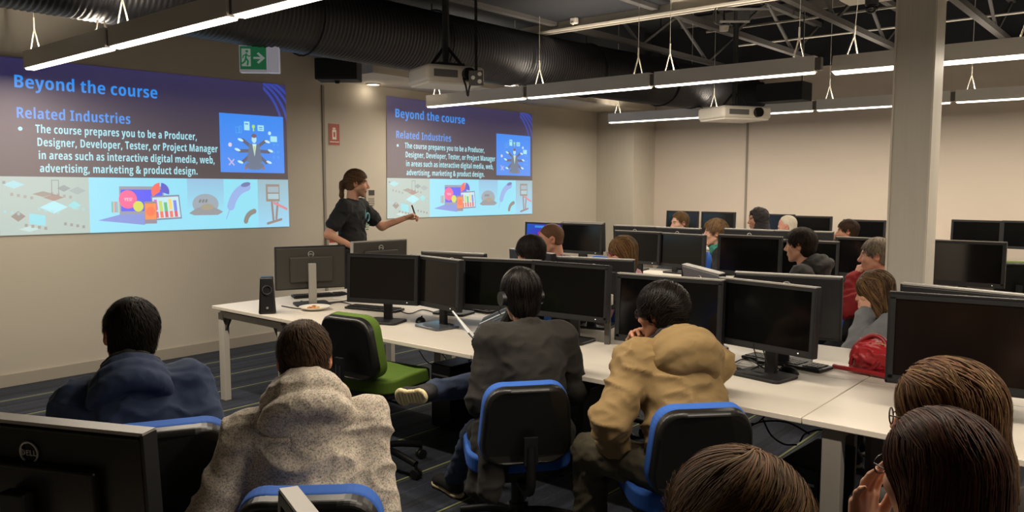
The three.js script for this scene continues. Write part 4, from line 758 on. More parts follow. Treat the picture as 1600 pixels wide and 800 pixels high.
  if (t.hood) { // hood lying on the back: rolls round the neck and a slack pouch
    const H = []; const Z = t.hood.size || 1; const pt = (a, r, y, z) => J.neck.clone().addScaledVector(nv, y).add(tv(Tu, Math.sin(a) * r, 0, Math.cos(a) * r * .95 + z));
    for (const [r, y, z, w, sp] of t.hood.rolls || [[.072, .035, .012, .022, 2.5], [.09, .01, .03, .03, 2.2], [.1, -.035, .05, .034, 1.8]]) for (let i = 0; i < 12; i++) { const a0 = -sp + i / 12 * 2 * sp, a1 = -sp + (i + 1) / 12 * 2 * sp, dy = a => y + .02 * Math.cos(a) - .03 * Math.pow(a / sp, 2); H.push(cone(pt(a0, r * Z, dy(a0), z), pt(a1, r * Z, dy(a1), z), w * (1 - .45 * Math.pow(Math.abs(a0) / sp, 3)), w * (1 - .45 * Math.pow(Math.abs(a1) / sp, 3)))); }
    H.push(mf(Tu, off(Tu, J.neck, 0, -.06 * (t.hood.drop || 1), .105), .115 * Z, .075 * (t.hood.drop || 1), .04), mf(Tu, off(Tu, J.neck, 0, -.12 * (t.hood.drop || 1), .105), .07 * Z, .07 * (t.hood.drop || 1), .028));
    const hm = t.hood.color ? clothM(t.hood.color, t.cloth || {}) : tm;
    addC('hood', H, hm, { k: t.hood.k || .016, push: wrinkle(t.hood.wrinkle ?? .0025, 13, o.yaw + 3), cell: Math.min(cell, .009) });
  }
  if (o.hoodUp) addC('hood', [ell(V(0, .03, .02), .105, .115, .115), ell(V(0, -.08, .03), .095, .09, .09), cone(V(0, -.1, .03), V(0, -.17, .03), .1, .12)], clothM(o.hoodUp), { cell: .007, k: .03, post: (x, y, z, d) => { const q = Math.sqrt((x / .074) ** 2 + ((y + .01) / .118) ** 2 + ((z + .13) / .13) ** 2) - 1; return Math.max(d, -q * .07); }, push: wrinkle(.005, 14, 2) }).applyMatrix4(Hm);
  if (o.scarf) { const S = []; for (let k = 0; k < 3; k++) for (let i = 0; i < 12; i++) { const a0 = i / 12 * 6.283, a1 = (i + 1) / 12 * 6.283, q = a => J.neck.clone().addScaledVector(nv, .0 + k * .026 + .012 * Math.sin(a * 2 + k)).add(tv(Tu, Math.sin(a) * (.09 - k * .006), 0, Math.cos(a) * (.09 - k * .006) + .0)); S.push(cone(q(a0), q(a1), .026, .026)); } addC('scarf', S, clothM(o.scarf, { sheen: .1 }), { k: .012, cell: .008, push: wrinkle(.004, 16, 5) }); }
  // trousers and shoes
  const b = o.legWear || {}, bm = clothM(b.color || '#23262e', b.cloth || {});
  addC('trousers', [mf(Tl, off(Tl, J.hip, 0, .0, .01), .172, .115, .125), ...leg(legs.L, b.loose ?? .012, .96), ...leg(legs.R, b.loose ?? .012, .96)], bm, { k: .03, push: wrinkle(.006, 10, o.yaw + 9), cell: (b.cell || (far ? .022 : .017)) / fine });
  for (const k of ['L', 'R']) {
    const l = legs[k], z = l.toe.clone(), y = l.up.clone().addScaledVector(z, -l.up.dot(z)).normalize(), x = y.clone().cross(z), m = basis(x, y, z, l.ak.clone());
    const sh = sdfMesh([ell(V(0, -.035, -.03), .036, .045, .045), ell(V(0, -.045, .06), .042, .036, .09), ell(V(0, -.05, .14), .045, .03, .055), cone(V(0, .01, -.01), V(0, -.04, 0), .04, .04)], far ? .016 : .011, { k: .03, post: (X, Y, Z, d) => Math.max(d, -(Y + .066)) });
    const so = sdfMesh([ell(V(0, -.075, -.03), .037, .02, .047), ell(V(0, -.075, .05), .037, .02, .09), ell(V(0, -.074, .145), .047, .019, .058)], far ? .012 : .008, { k: .03, post: (X, Y, Z, d) => Math.max(d, Y + .064, -(Y + .088) + (Math.floor((Z + 1) / .014) % 2 ? .003 : 0)) });
    const q = part('shoe', sh, clothM(o.shoes || '#1a1a1c', { sheen: 0, rough: .7 }), g), w = part('sole', so, mat(o.soles || '#d8cfb8', .7), q); q.applyMatrix4(m); 
  }
  if (o.glasses) {
    const G = [], c = o.glasses === true ? '#141414' : o.glasses, rim = s2 => new THREE.TorusGeometry(.0235, .0018, 6, 20).scale(1, .82, 1).rotateY(s2 * -.15).translate(s2 * .033, .002, -.107);
    for (const s2 of [-1, 1]) { G.push(rim(s2)); G.push(rod(V(s2 * .057, .008, -.103), V(s2 * .086, .006, .0), .0018, 6), rod(V(s2 * .086, .006, .0), V(s2 * .086, -.015, .025), .0018, 6)); }
    G.push(rod(V(-.01, .004, -.111), V(.01, .004, -.111), .0018, 6));
    const q = part('glasses', merge(G), mat(c, .3), g); q.applyMatrix4(Hm.clone().scale(V(s, s, s)));
    for (const s2 of [-1, 1]) part('lens', new THREE.CircleGeometry(.0225, 18).scale(1, .82, 1).rotateY(Math.PI + s2 * -.15).translate(s2 * .033, .002, -.107), glassM, q);
  }
  if (o.more) o.more({ g, J, Hm, arms, legs, Tu, Tl, nv, hy, tv, off, addC, clothM, s, toHead });
  if (!o.stand) g.userData.seat = hy - .085;
  return { g, root, seat: hy - .095, J, arms, Hm };
}
const glassM = new THREE.MeshPhysicalMaterial({ color: 0xffffff, transmission: 1, thickness: 0, roughness: .02, ior: 1.3 });
// ---------------------------------------------------------------- who sits where (top: where the crown of the head is in the room)
const seatedChair = (p, yaw, label, cush, dx = 0, dy = 0, dz = 0, backDy = 0) => chair(p.root.x + dx, p.root.z + dz, yaw, label, cush, p.seat - .47 + dy, backDy);
const fresh = (p, x, y, z) => p;

// young man in the blue hoodie, bottom left
{
  const p = person({
    label: 'man in a navy blue hooded sweatshirt with short black hair seated at the far left', top: at(208, 470, 2.85), yaw: 60, lean: 6, slump: 12, roll: 7, headYaw: 20, headPitch: 2, headRoll: -6, scale: 1.05, shoulder: .165, skin: '#a8745a', fine: 1.6, headCell: .004,
    hair: { ...HAIR.short(.014, 2600), nape: -.085, cell: .005, amp: .004 }, hairColor: '#0d0b0a', hairColor2: '#241c17',
    topWear: { name: 'hooded_sweatshirt', color: '#1d2c47', loose: .034, belly: .02, wrinkle: .009, freq: 8, hood: { size: 1.05, rolls: [[.085, .01, .035, .03, 2.3], [.1, -.035, .06, .036, 1.9], [.11, -.075, .075, .034, 1.5]] } }, scarf: '#0f0e0e', legWear: { color: '#1a1c22' },
    arms: { L: { to: [-.13, .08, -.3], pole: [-.4, -1, .4] }, R: { to: [.13, .1, -.3], pole: [.4, -1, .4] } },
  });
  seatedChair(p, 62, 'blue office chair under the man in the navy hooded sweatshirt', blueM, .08, 0, -.04, .13);
}
// man in the grey heathered hoodie
{
  const p = person({
    label: 'man in a heathered light grey hooded sweatshirt with cropped brown hair, seen from behind', top: at(474, 503, 2.48), yaw: 55, lean: 12, slump: 14, roll: 3, headYaw: -2, headPitch: 4, scale: 1.0, shoulder: .175, skin: '#b98468', fine: 1.8, headCell: .004,
    hair: { ...HAIR.short(.008, 3200, { nape: -.07 }), cell: .005, amp: .0025, ear: true }, hairColor: '#33261c', hairColor2: '#5a4533',
    topWear: { name: 'hooded_sweatshirt', color: '#c6baaa', cloth: { heather: true, sheen: .1 }, loose: .03, belly: .02, wrinkle: .009, freq: 6, hood: { size: 1.08, drop: 1.0, k: .02, rolls: [[.085, .07, .012, .022, 2.6], [.098, .03, .03, .036, 2.5], [.112, -.035, .055, .036, 1.9]] } }, legWear: { color: '#2a2c33' },
    arms: { L: { to: [-.16, .08, -.26], pole: [-.5, -1, .3] }, R: { to: [.14, .1, -.3], pole: [.1, -1, .3] } },
  });
  seatedChair(p, 44, 'blue office chair whose back shows at the bottom in front of the grey sweatshirt', blueM, .03, 0, 0, .06);
}
// man in the dark blazer with headphones, one leg crossed
{
  const p = person({
    label: 'man in a dark blazer and headphones sitting with one ankle on his knee', top: at(812, 423, 3.8), yaw: 62, lean: 2, slump: 14, roll: -2, headYaw: 4, headPitch: 8, scale: 1.0, skin: '#b58a6c', fine: 1.6, headCell: .004,
    hair: { vol: .018, nape: -.125, side: -.07, face: [-.045, .1], amp: .005, cell: .005, ear: false, extra: [ell(V(0, -.06, .05), .07, .075, .055)], strands: { n: 2600, len: .07, w: .0015, seg: 5, lift: .006, dir: p => [p.x * 3, -1, (p.z - .02) * 3], clump: .5 } }, hairColor: '#0b0a0a', hairColor2: '#2a2522', hairRough: .35,
    topWear: { name: 'blazer', color: '#26231f', loose: .03, wrinkle: .006, freq: 7, cloth: { sheen: .1 }, collar: .018, skirt: true, folds: ({ J, s, cone }) => [cone(V(-.2, J.hip.y + .04, -.02), V(-.27, J.hip.y - .22, .0), .085, .06), cone(V(-.2, J.hip.y + .04, .08), V(-.25, J.hip.y - .2, .1), .08, .055), cone(V(-.12, J.hip.y + .02, -.12), V(-.2, J.hip.y - .02, -.16), .085, .07)] }, legWear: { color: '#2f3d58', cloth: { denim: true }, loose: .012 }, shoes: '#1c1b1c', soles: '#e3d3a4',
    arms: { L: { to: [-.16, .14, -.3], pole: [-.3, -1, .3], back: [-.3, .6, 0], curl: .6 }, R: { to: [.1, .16, -.3], curl: .5 } },
    legs: { L: { to: [-.2, .09, -.66], pole: [-.1, 1, -.6], toe: [-.25, 0, -1] }, R: { to: [-.4, .64, -.42], pole: [1, .35, -.5], toe: [-.35, -.25, -1], up: [1, .2, -.35] } },
    more: ({ g, Hm, s }) => {
      const arc = []; for (let i = 0; i <= 20; i++) { const a = -1.62 + 3.24 * i / 20; arc.push(V(Math.sin(a) * .102, .03 + Math.cos(a) * .112, .0)); }
      const h = part('headphones', merge([tube(arc, .0075, 40, 8), ...[-1, 1].map(q => cyl(.036, .04, .03, 24).rotateZ(Math.PI / 2).translate(q * .1, -.01, .005))]), mat(0x111112, .4), g); h.applyMatrix4(Hm.clone().scale(V(s, s, s)));
      part('ear_pad', merge([-1, 1].map(q => new THREE.TorusGeometry(.03, .011, 8, 22).rotateY(Math.PI / 2).translate(q * .086, -.01, .005))), blackSoft, h);
      const mic = part('microphone', tube([V(-.1, -.03, 0), V(-.1, -.07, -.05), V(-.07, -.09, -.1)], .003, 12, 6), black, h);
    },
  });
  seatedChair(p, 52, 'blue office chair carrying the man in the dark blazer, its black back to the camera', blueM, -.06, .01, .05, -.02);
}
// man in the tan hooded jacket
{
  const p = person({
    label: 'man in a tan hooded jacket and glasses resting his chin on his hand', top: at(1034, 446, 3.42), yaw: 66, lean: 8, slump: 12, roll: -8, headYaw: 24, headPitch: 6, scale: 1.03, shoulder: .19, skin: '#c08a6c', fine: 1.7, headCell: .0035, handCell: .003, glasses: true,
    hair: { ...HAIR.short(.02, 3600, { nape: -.09 }), side: -.03, cell: .005, amp: .006, strands: { n: 2800, len: .055, w: .0015, seg: 5, lift: .007, dir: (p, t) => [p.x * 4 - 1.2 - p.z * 4, -.5, (p.z - .03) * 7], clump: .9 } }, hairColor: '#0b0908', hairColor2: '#2c2622', hairRough: .35,
    topWear: { name: 'hooded_jacket', color: '#8c734a', loose: .036, belly: .018, wrinkle: .011, freq: 7, skirt: true, collar: .022, cloth: { rough: .85, sheen: .1 }, hood: { size: 1.15, drop: 1.3, k: .03, wrinkle: .0015, rolls: [[.088, .02, .03, .022, 2.5], [.108, -.03, .055, .036, 2.0], [.112, -.08, .075, .04, 1.6], [.09, -.125, .08, .036, 1.2]] } }, scarf: '#1d1c22', legWear: { color: '#4b4535', loose: .024 }, shoes: '#3a2f22',
    arms: { L: { to: [-.2, .04, -.26], pole: [-1, -.2, .7], curl: .5 }, R: { to: ({ head }) => head(.03, -.16, -.14), pole: [1, -1, -.1], dir: [-.3, .9, .15], back: [.2, .2, -1], curl: [1.0, 1.1, 1.15, 1.2] } },
    legs: { L: { to: [-.24, .09, -.4] }, R: { to: [.14, .09, -.42] } },
  });
  seatedChair(p, 48, 'blue office chair carrying the man in the tan jacket', blueM, -.06, .01, -.03);
}
const nearChair = (p, label) => seatedChair(p, p.g.rotation.y * 180 / Math.PI, label);
// the three heads closest to the camera
nearChair(person({
  label: 'person with tousled brown hair at the bottom edge below the tan jacket', top: at(1150, 726, 1.27), yaw: 58, lean: 8, slump: 12, headYaw: 10, headPitch: 10, skin: '#b9886a', fine: 1.2, headCell: .0035,
  hair: { vol: .026, nape: -.1, side: -.04, face: [-.04, .095], cell: .004, amp: .009, ear: false, freq: 45, strands: { n: 9000, len: .1, w: .0012, seg: 7, lift: .007, rise: .006, cf: 10, dir: (p, t) => { const a = noise(p.x * 8, p.y * 8, p.z * 8) * 3; return [-1.1 + p.x * 5 - p.z * 5 + Math.cos(a) * .5, -.25 + Math.sin(a) * .4 - p.y, -.5 + (p.z - .03) * 6 + Math.sin(a * 1.7) * .6]; }, clump: 1.2 } }, hairColor: '#453020', hairColor2: '#8a6846', hairRough: .55,
  topWear: { color: '#2c2f36', loose: .025 }, legWear: { color: '#22242a' },
}), 'office chair under the person with tousled brown hair');
const longDown = (p) => [p.x * 2.5, p.y > .09 ? -.25 : -1.2, p.z > .02 ? .35 * (p.y > .06 ? 1 : .1) : .55];
nearChair(person({
  label: 'woman with long straight dark hair and dark-rimmed glasses, hand at her mouth', top: at(1476, 650, 1.38), yaw: 40, lean: 4, slump: 8, headYaw: 22, headPitch: 2, scale: .96, skin: '#cf9c7e', fine: 1.2, headCell: .003, handCell: .003, glasses: '#1c1212',
  hair: { vol: .016, long: true, face: [-.05, .115], faceX: .095, faceZ: .145, cell: .004, amp: .003, freq: 150, flow: (x, y, z) => [Math.atan2(x, z - .01) * 7, y * 1.5, 0], extra: [ell(V(0, -.06, .06), .086, .13, .062), cone(V(-.05, -.1, .06), V(-.055, -.46, .085), .058, .045), cone(V(.05, -.1, .06), V(.055, -.46, .085), .058, .045), cone(V(0, -.1, .075), V(0, -.46, .1), .06, .05), cone(V(-.074, -.03, .02), V(-.07, -.3, .04), .026, .03), cone(V(.074, -.03, .02), V(.07, -.3, .04), .026, .03)], k: .03,
    strands: { n: 5500, rootY: -.3, len: .26, w: .0013, seg: 10, lift: .004, dir: longDown, clump: .12, tips: null }, tips: null }, hairColor: '#26150e', hairColor2: '#573522', hairRough: .42,
  topWear: { color: '#3a2c2a', loose: .015, sleeve: .8 }, legWear: { color: '#1d1f26' },
  arms: { L: { to: ({ head }) => head(-.035, -.165, -.158), pole: [-1, -1, -.2], dir: [.05, 1, .02], back: [-.6, 0, -1], curl: [.16, .2, .26, .34] } },
  more: ({ g, arms, s }) => { const a = arms.L; part('bracelet', new THREE.TorusGeometry(.031, .005, 8, 24).applyMatrix4(a.hand).translate(0, -.03, 0), mat(0xd8c4a0, .3, .7), g); },
}), 'office chair under the woman with long straight dark hair');
nearChair(person({
  label: 'woman with light brown hair and glasses just behind the long dark hair', top: at(1478, 570, 1.74), yaw: 42, lean: 4, slump: 8, headYaw: 44, headPitch: 6, scale: 1.0, skin: '#d3a184', fine: 1.1, headCell: .0035, glasses: '#2a2426',
  hair: { vol: .017, long: true, face: [-.05, .12], faceX: .1, faceZ: .145, cell: .0045, amp: .004, freq: 120, flow: (x, y, z) => [Math.atan2(x, z - .01) * 7, y * 1.5, 0], extra: [ell(V(0, -.06, .055), .088, .12, .062), cone(V(0, -.1, .07), V(0, -.24, .08), .065, .05), cone(V(-.06, -.06, .05), V(-.07, -.24, .05), .045, .04), cone(V(.06, -.06, .05), V(.07, -.24, .05), .045, .04)], k: .03,
    strands: { n: 4500, rootY: -.2, len: .17, w: .0014, seg: 8, lift: .006, dir: longDown, clump: .3 } }, hairColor: '#4a2f1e', hairColor2: '#8a6844', hairRough: .5,
  topWear: { color: '#2a2522', loose: .012 }, legWear: { color: '#1d1f26' },
}), 'office chair under the woman with light brown hair and glasses');
nearChair(person({
  label: 'person in a pale pink top whose shoulder shows at the right edge', top: at(1718, 585, 1.95), yaw: 50, lean: 2, slump: 8, headYaw: 20, skin: '#d3a184', scale: 1, hair: HAIR.short(.02, 400), hairColor: '#2a1a12', hairColor2: '#5a3d28',
  topWear: { color: '#c9a492', loose: .02, cell: .01 }, legWear: { color: '#1d1f26' },
}), 'office chair under the person in the pale pink top');
// far side of the front row
const bob = { vol: .018, long: true, face: [-.05, .1], faceX: .07, faceZ: .1, cell: .006, amp: .004, freq: 110, flow: (x, y, z) => [Math.atan2(x, z) * 7, y * 1.5, 0], k: .03, extra: [ell(V(0, -.06, .05), .088, .12, .06), cone(V(-.066, -.02, .01), V(-.07, -.15, .0), .032, .03), cone(V(.066, -.02, .01), V(.07, -.15, .0), .032, .03)], strands: { n: 1500, rootY: -.12, len: .13, w: .002, seg: 6, lift: .005, dir: longDown, clump: .3 } };
{
  const p = person({
    label: 'woman in a grey sweater with a blond-tipped bob leaning on her hand', top: at(1362, 426, 4.62), yaw: 100, lean: 14, slump: 12, headYaw: 4, headPitch: 14, scale: .95, skin: '#cf9c80', fine: 1.3,
    hair: bob, hairColor: '#33221a', hairColor2: '#8a6c4a', hairRough: .45, topWear: { name: 'sweater', color: '#76787c', loose: .025, wrinkle: .008, collar: .012 }, legWear: { color: '#191a1e' },
    arms: { L: { to: ({ head }) => head(-.06, -.13, -.075), pole: [-.3, -1, -.3], dir: [.1, 1, -.1], back: [-1, .1, -.4], curl: .3 }, R: { to: [.1, .12, -.34] } },
  });
  seatedChair(p, 100, 'office chair under the woman in the grey sweater');
  const q = person({
    label: 'older man in a red jacket with greying hair holding his chin, partly behind the column', top: at(1371, 373, 5.55), yaw: 102, lean: 8, slump: 10, headYaw: 2, headPitch: 2, scale: 1.03, skin: '#d09a80', fine: 1.2, handCell: .0035,
    hair: HAIR.short(.012, 900), hairColor: '#4c4137', hairColor2: '#938777', topWear: { name: 'jacket', color: '#8a1f22', loose: .03, wrinkle: .009, collar: .016 }, legWear: { color: '#1b1c22' },
    arms: { L: { to: ({ head }) => head(-.02, -.16, -.13), pole: [-.4, -1, -.5], dir: [.1, .9, .3], back: [-.6, .1, -1], curl: [1, 1.1, 1.2, 1.2] }, R: { to: [.1, .15, -.36] } },
  });
  seatedChair(q, 100, 'office chair under the older man in the red jacket');
  const w = person({
    label: 'woman with light brown hair and pink glasses behind the monitor with the badge', top: at(972, 371, 5.35), yaw: 108, lean: 6, slump: 10, headYaw: 34, headPitch: 4, scale: .9, skin: '#d8a088', glasses: '#b04858', hair: { ...bob, faceX: .12, faceZ: .11, extra: [ell(V(0, -.06, .06), .084, .12, .055)] }, hairColor: '#4a3423', hairColor2: '#94714a', topWear: { color: '#b8878a', loose: .02 }, legWear: { color: '#22242a' },
  });
  seatedChair(w, 110, 'office chair under the woman with pink glasses');
  const b = person({
    label: 'shaven-headed man in a purple top in profile in front of the lit purple screen', top: at(859, 350, 6.1), yaw: 105, lean: 6, slump: 10, headYaw: 26, headPitch: 8, skin: '#c48e74', hair: HAIR.buzz, hairColor: '#5a3f30', hairColor2: '#6e4f3c', topWear: { color: '#5d4a66', loose: .02, collar: .012 }, legWear: { color: '#22242a' },
  });
  seatedChair(b, 105, 'office chair under the shaven-headed man in purple');
  const d = person({
    label: 'person with black hair seen only as a head top left of the shaven man', top: at(826, 371, 5.2), yaw: 95, lean: 8, slump: 12, headPitch: 12, scale: .92, skin: '#b58668', hair: { ...HAIR.short(.024, 900), ear: false, nape: -.1 }, hairColor: '#0d0b0b', hairColor2: '#29211d', topWear: { color: '#2a2b30' }, legWear: { color: '#22242a' },
  });
  seatedChair(d, 95, 'office chair under the black-haired person left of the shaven man');
}
// second row
{
  const c = [
    [{ label: 'youth with dark hair in a charcoal hooded top before a black monitor', top: at(1252, 359, 5.85), yaw: 92, lean: 8, slump: 12, headYaw: 6, headPitch: 2, skin: '#c99478', fine: 1.2, hair: { ...HAIR.short(.022, 1200), nape: -.09 }, hairColor: '#120e0c', hairColor2: '#332720', topWear: { name: 'hooded_sweatshirt', color: '#2a2826', loose: .03, hood: { size: 1.2 } }, legWear: { color: '#191a1e' } }, 'youth in the charcoal hooded top'],
    [{ label: 'man in a dark grey jacket with his hand against his face left of the column', top: at(1325, 344, 8.2), yaw: 104, lean: 10, slump: 10, headYaw: 2, headPitch: 4, skin: '#b98468', hair: { ...HAIR.short(.014, 700) }, hairColor: '#241a13', hairColor2: '#4a382a', topWear: { name: 'jacket', color: '#33343a', loose: .03 }, legWear: { color: '#191a1e' }, arms: { R: { to: ({ head }) => head(.06, -.12, -.1), pole: [.5, -1, -.4], dir: [0, 1, .1], back: [1, 0, -.5], curl: .6 } } }, 'man with his hand against his face'],
    [{ label: 'white-haired balding man seen above a far monitor back', top: at(1227, 337.5, 8.4), yaw: 100, lean: 12, slump: 12, headPitch: 16, skin: '#d79c88', hair: { ...HAIR.buzz, vol: .005, face: [.0, .12], faceZ: .15 }, hairColor: '#c8bca8', hairColor2: '#e2d8c6', browColor: '#b8a898', topWear: { color: '#8b8b86', loose: .02 }, legWear: { color: '#191a1e' } }, 'white-haired man'],
    [{ label: 'student with a dark hood pulled up over the head', top: at(1184, 327, 9.0), yaw: 92, lean: 6, slump: 8, headYaw: 40, headPitch: 4, skin: '#b5846a', hoodUp: '#2f2b2c', hair: HAIR.short(.008, 0), hairColor: '#15100d', topWear: { color: '#2f2b2c', loose: .03 }, legWear: { color: '#191a1e' } }, 'student with the hood up'],
    [{ label: 'boy with curly light brown hair and a teal collar between two monitors', top: at(1119, 345, 8.2), yaw: 106, lean: 4, slump: 8, headYaw: 16, headPitch: 0, scale: 1.07, skin: '#d0a088', hair: { ...HAIR.short(.026, 1500, { rise: .012 }), amp: .012, nape: -.08 }, hairColor: '#3d2c1e', hairColor2: '#8a6c4c', topWear: { color: '#16171a', loose: .02 }, scarf: '#2f7468', legWear: { color: '#191a1e' } }, 'curly-haired boy'],
    [{ label: 'fair-haired boy with a fringe against the leftmost monitor on the back wall', top: at(1062, 332, 9.0), yaw: 125, lean: 4, slump: 8, headYaw: 22, headPitch: 6, skin: '#d2a48c', hair: { ...HAIR.short(.014, 300), face: [-.015, .1] }, hairColor: '#3a2a1c', hairColor2: '#7c6142', topWear: { color: '#3a3d44', loose: .02 }, legWear: { color: '#191a1e' } }, 'fair-haired boy'],
  ];
  for (const [o, who] of c) { const p = person(o); seatedChair(p, o.yaw, `office chair under the ${who}`); }
}
// the presenter
person({
  label: 'presenter with a brown ponytail and a black T-shirt pointing with a marker', top: at(557, 262.5, 7.75), stand: true, hipY: .945, yaw: -62, lean: 0, slump: 2, headYaw: 22, headPitch: 4, scale: 1.04, skin: '#c99478', fine: 1.5, headCell: .004, beard: '#5a4230', beardAmount: .6,
  hair: { ...HAIR.short(.012, 1500), nape: -.07, side: -.02, face: [-.04, .1], strands: { n: 1500, len: .06, w: .0014, seg: 5, lift: .003, dir: p => [0, .1 - (p.z > .08 ? .6 : 0), 1], clump: .15 }, extra: [ball(V(0, -.005, .118), .024), cone(V(0, -.01, .135), V(0, -.12, .135), .024, .02), cone(V(0, -.12, .135), V(.0, -.2, .115), .02, .008)], pony: true }, hairColor: '#3c2a1c', hairColor2: '#6b5138',
  topWear: { name: 't_shirt', color: '#191a1b', loose: .018, sleeve: 0, wrinkle: .007, cloth: { sheen: .1 }, skirt: true }, legWear: { color: '#23252b', loose: .016 }, shoes: '#222',
  arms: { L: { to: ({ J }) => J.shL.clone().add(V(-.18, -.12, -.42)), pole: [-.2, -1, .2], back: [-.3, 1, 0], curl: [.9, 1, 1.1, 1.1] }, R: { to: [.2, .1, -.1], pole: [.5, -.2, 1], curl: .6 } },
  more: ({ g, arms, Tu, J, off, tv }) => {
    const a = arms.L; part('marker_pen', cyl(.008, .008, .13, 10).applyMatrix4(new THREE.Matrix4().makeTranslation(0, .0, .085)).applyMatrix4(a.hand).translate(0, .04, 0), black, g);
    // print on the shirt: a pale blue ring with a green line of marks under it, raised a hair above the cloth
    const c = off(Tu, J.waist, -.02, .17, -.146), b = new THREE.Matrix4().extractRotation(Tu);
    const ring = new THREE.TorusGeometry(.04, .009, 6, 24, 5), bars = [0, 1, 2].map(i => rbox(.1 - i * .02, .012, .006, .003, .0, -.075 - i * .022, 0)), leaf = rbox(.014, .09, .006, .003, .05, .03, 0);
    part('shirt_print', merge([ring, leaf]).applyMatrix4(b).translate(c.x, c.y, c.z), mat(0x5f8f98, .8), g); part('shirt_print', merge(bars).applyMatrix4(b).translate(c.x, c.y, c.z), mat(0x557f5c, .8), g);
  },
});
// ================================================================ SMALLER THINGS
// empty chairs
{
  const g = at(588, 540, 4.55); chair(g.x, g.z, 7, 'green office chair tucked at the front row behind the grey sweatshirt', greenM, .07);
  const b = at(955, 480, 5.1); chair(b.x, b.z, 190, 'empty blue office chair on the far side of the front row seen under the monitors');
  const c = at(925, 395, 8.4); chair(c.x, c.z, 175, 'empty blue office chair behind the black monitor next to the lit purple screen');
  const r = at(1582, 430, 8.2); chair(r.x, r.z, 20, 'black office chair with a green seat at the right edge', greenM);
}
// keyboards and mice
const gKeys = []; for (let r = 0; r < 5; r++) for (let k = 0; k < 19; k++) if (!(r === 4 && k > 4 && k < 9) && k !== 14) gKeys.push(box(.0175, .006, .0155, -.2 + k * .0218, .021, -.045 + r * .0215));
gKeys.push(box(.1, .006, .0155, -.2 + 6.5 * .0218, .021, .041));
const gKeysM = merge(gKeys), gKbBody = rbox(.445, .016, .135, .006, 0, .011, 0), gMouse = (() => { const g = new THREE.SphereGeometry(1, 20, 14).scale(.031, .034, .055), p = g.attributes.position; for (let i = 0; i < p.count; i++) if (p.getY(i) < 0) p.setY(i, 0); g.computeVertexNormals(); return g; })(), gWheel = cyl(.008, .008, .006, 12).rotateZ(Math.PI / 2).translate(0, .03, -.03);
const keyM = mat(0x222226, .5), kbM = mat(0x111113, .5);
function keyboard(px, py, yaw, label, y = TY) { const p = onY(px, py, y), o = thing('keyboard', label, 'keyboard', V(p.x, y, p.z), R(yaw), 'keyboards'); part('body', gKbBody, kbM, o); part('keys', gKeysM, keyM, o); return o; }
function mouse(px, py, yaw, label, y = TY) { const p = onY(px, py, y), o = thing('computer_mouse', label, 'mouse', V(p.x, y, p.z), R(yaw)); part('shell', gMouse, kbM, o); part('wheel', gWheel, keyM, o); return o; }
keyboard(585, 484, 14, 'black keyboard in front of the monitor at the left end of the front row');
keyboard(740, 484, -6, 'black keyboard right of the bluish monitor foot');
keyboard(1228, 569, -10, 'black keyboard behind the monitor stand right of the tan jacket');
keyboard(500, 463, 66, 'black keyboard on the teacher desk');
keyboard(1015, 413, 4, 'black keyboard in the second row beside the woman with pink glasses');
mouse(657, 503, 30, 'black mouse beside the bluish monitor foot');
mouse(1232, 583, 80, 'black mouse behind the monitor stand right of the tan jacket');
mouse(1122, 548, 40, 'black mouse by the cables next to the tan jacket');
// black speaker on the teacher desk
{
  const p = onY(418, 489, TY), o = thing('desk_speaker', 'tall tapering black desk speaker on the corner of the teacher desk', 'speaker', V(p.x, TY, p.z), 1.0);
  const sh = rbox(.1, .26, .1, .012, 0, .13, 0, 4), q = sh.attributes.position; for (let i = 0; i < q.count; i++) { const k = 1.2 - .3 * q.getY(i) / .26; q.setX(i, q.getX(i) * k); q.setZ(i, q.getZ(i) * k - .06 * q.getY(i)); } sh.computeVertexNormals();
  part('cabinet', sh, mat(0x151517, .35), o); part('cone', new THREE.TorusGeometry(.03, .006, 8, 24).rotateX(-.25).translate(0, .17, .05), black, o); part('knob', cyl(.008, .008, .01, 12).rotateX(Math.PI / 2).translate(0, .045, .062), silver, o);
}
// plate of food
{
  const p = onY(492, 484, TY), o = thing('plate', 'white plate on the teacher desk with bits of orange food', 'plate', V(p.x, TY, p.z));
  part('dish', new THREE.LatheGeometry([[0, .004], [.07, .004], [.085, .01], [.112, .024], [.114, .027], [.11, .027], [.083, .014], [.065, .009], [0, .009]].map(a => new THREE.Vector2(...a)), 40), mat(0xe9e3d8, .3), o);
  for (let i = 0; i < 14; i++) { const a = rnd() * 6.28, r = rnd() * .055; solo('food_piece', 'small orange food piece heaped on the white plate', 'food', new THREE.IcosahedronGeometry(.011 + rnd() * .005, 1).scale(1.2, .7, 1), mat([0xb8622a, 0xc87a38, 0x8f4422, 0xd8b070][i % 4], .6), V(p.x + Math.cos(a) * r, TY + .017, p.z + Math.sin(a) * r), 'food pieces on the plate'); }
}
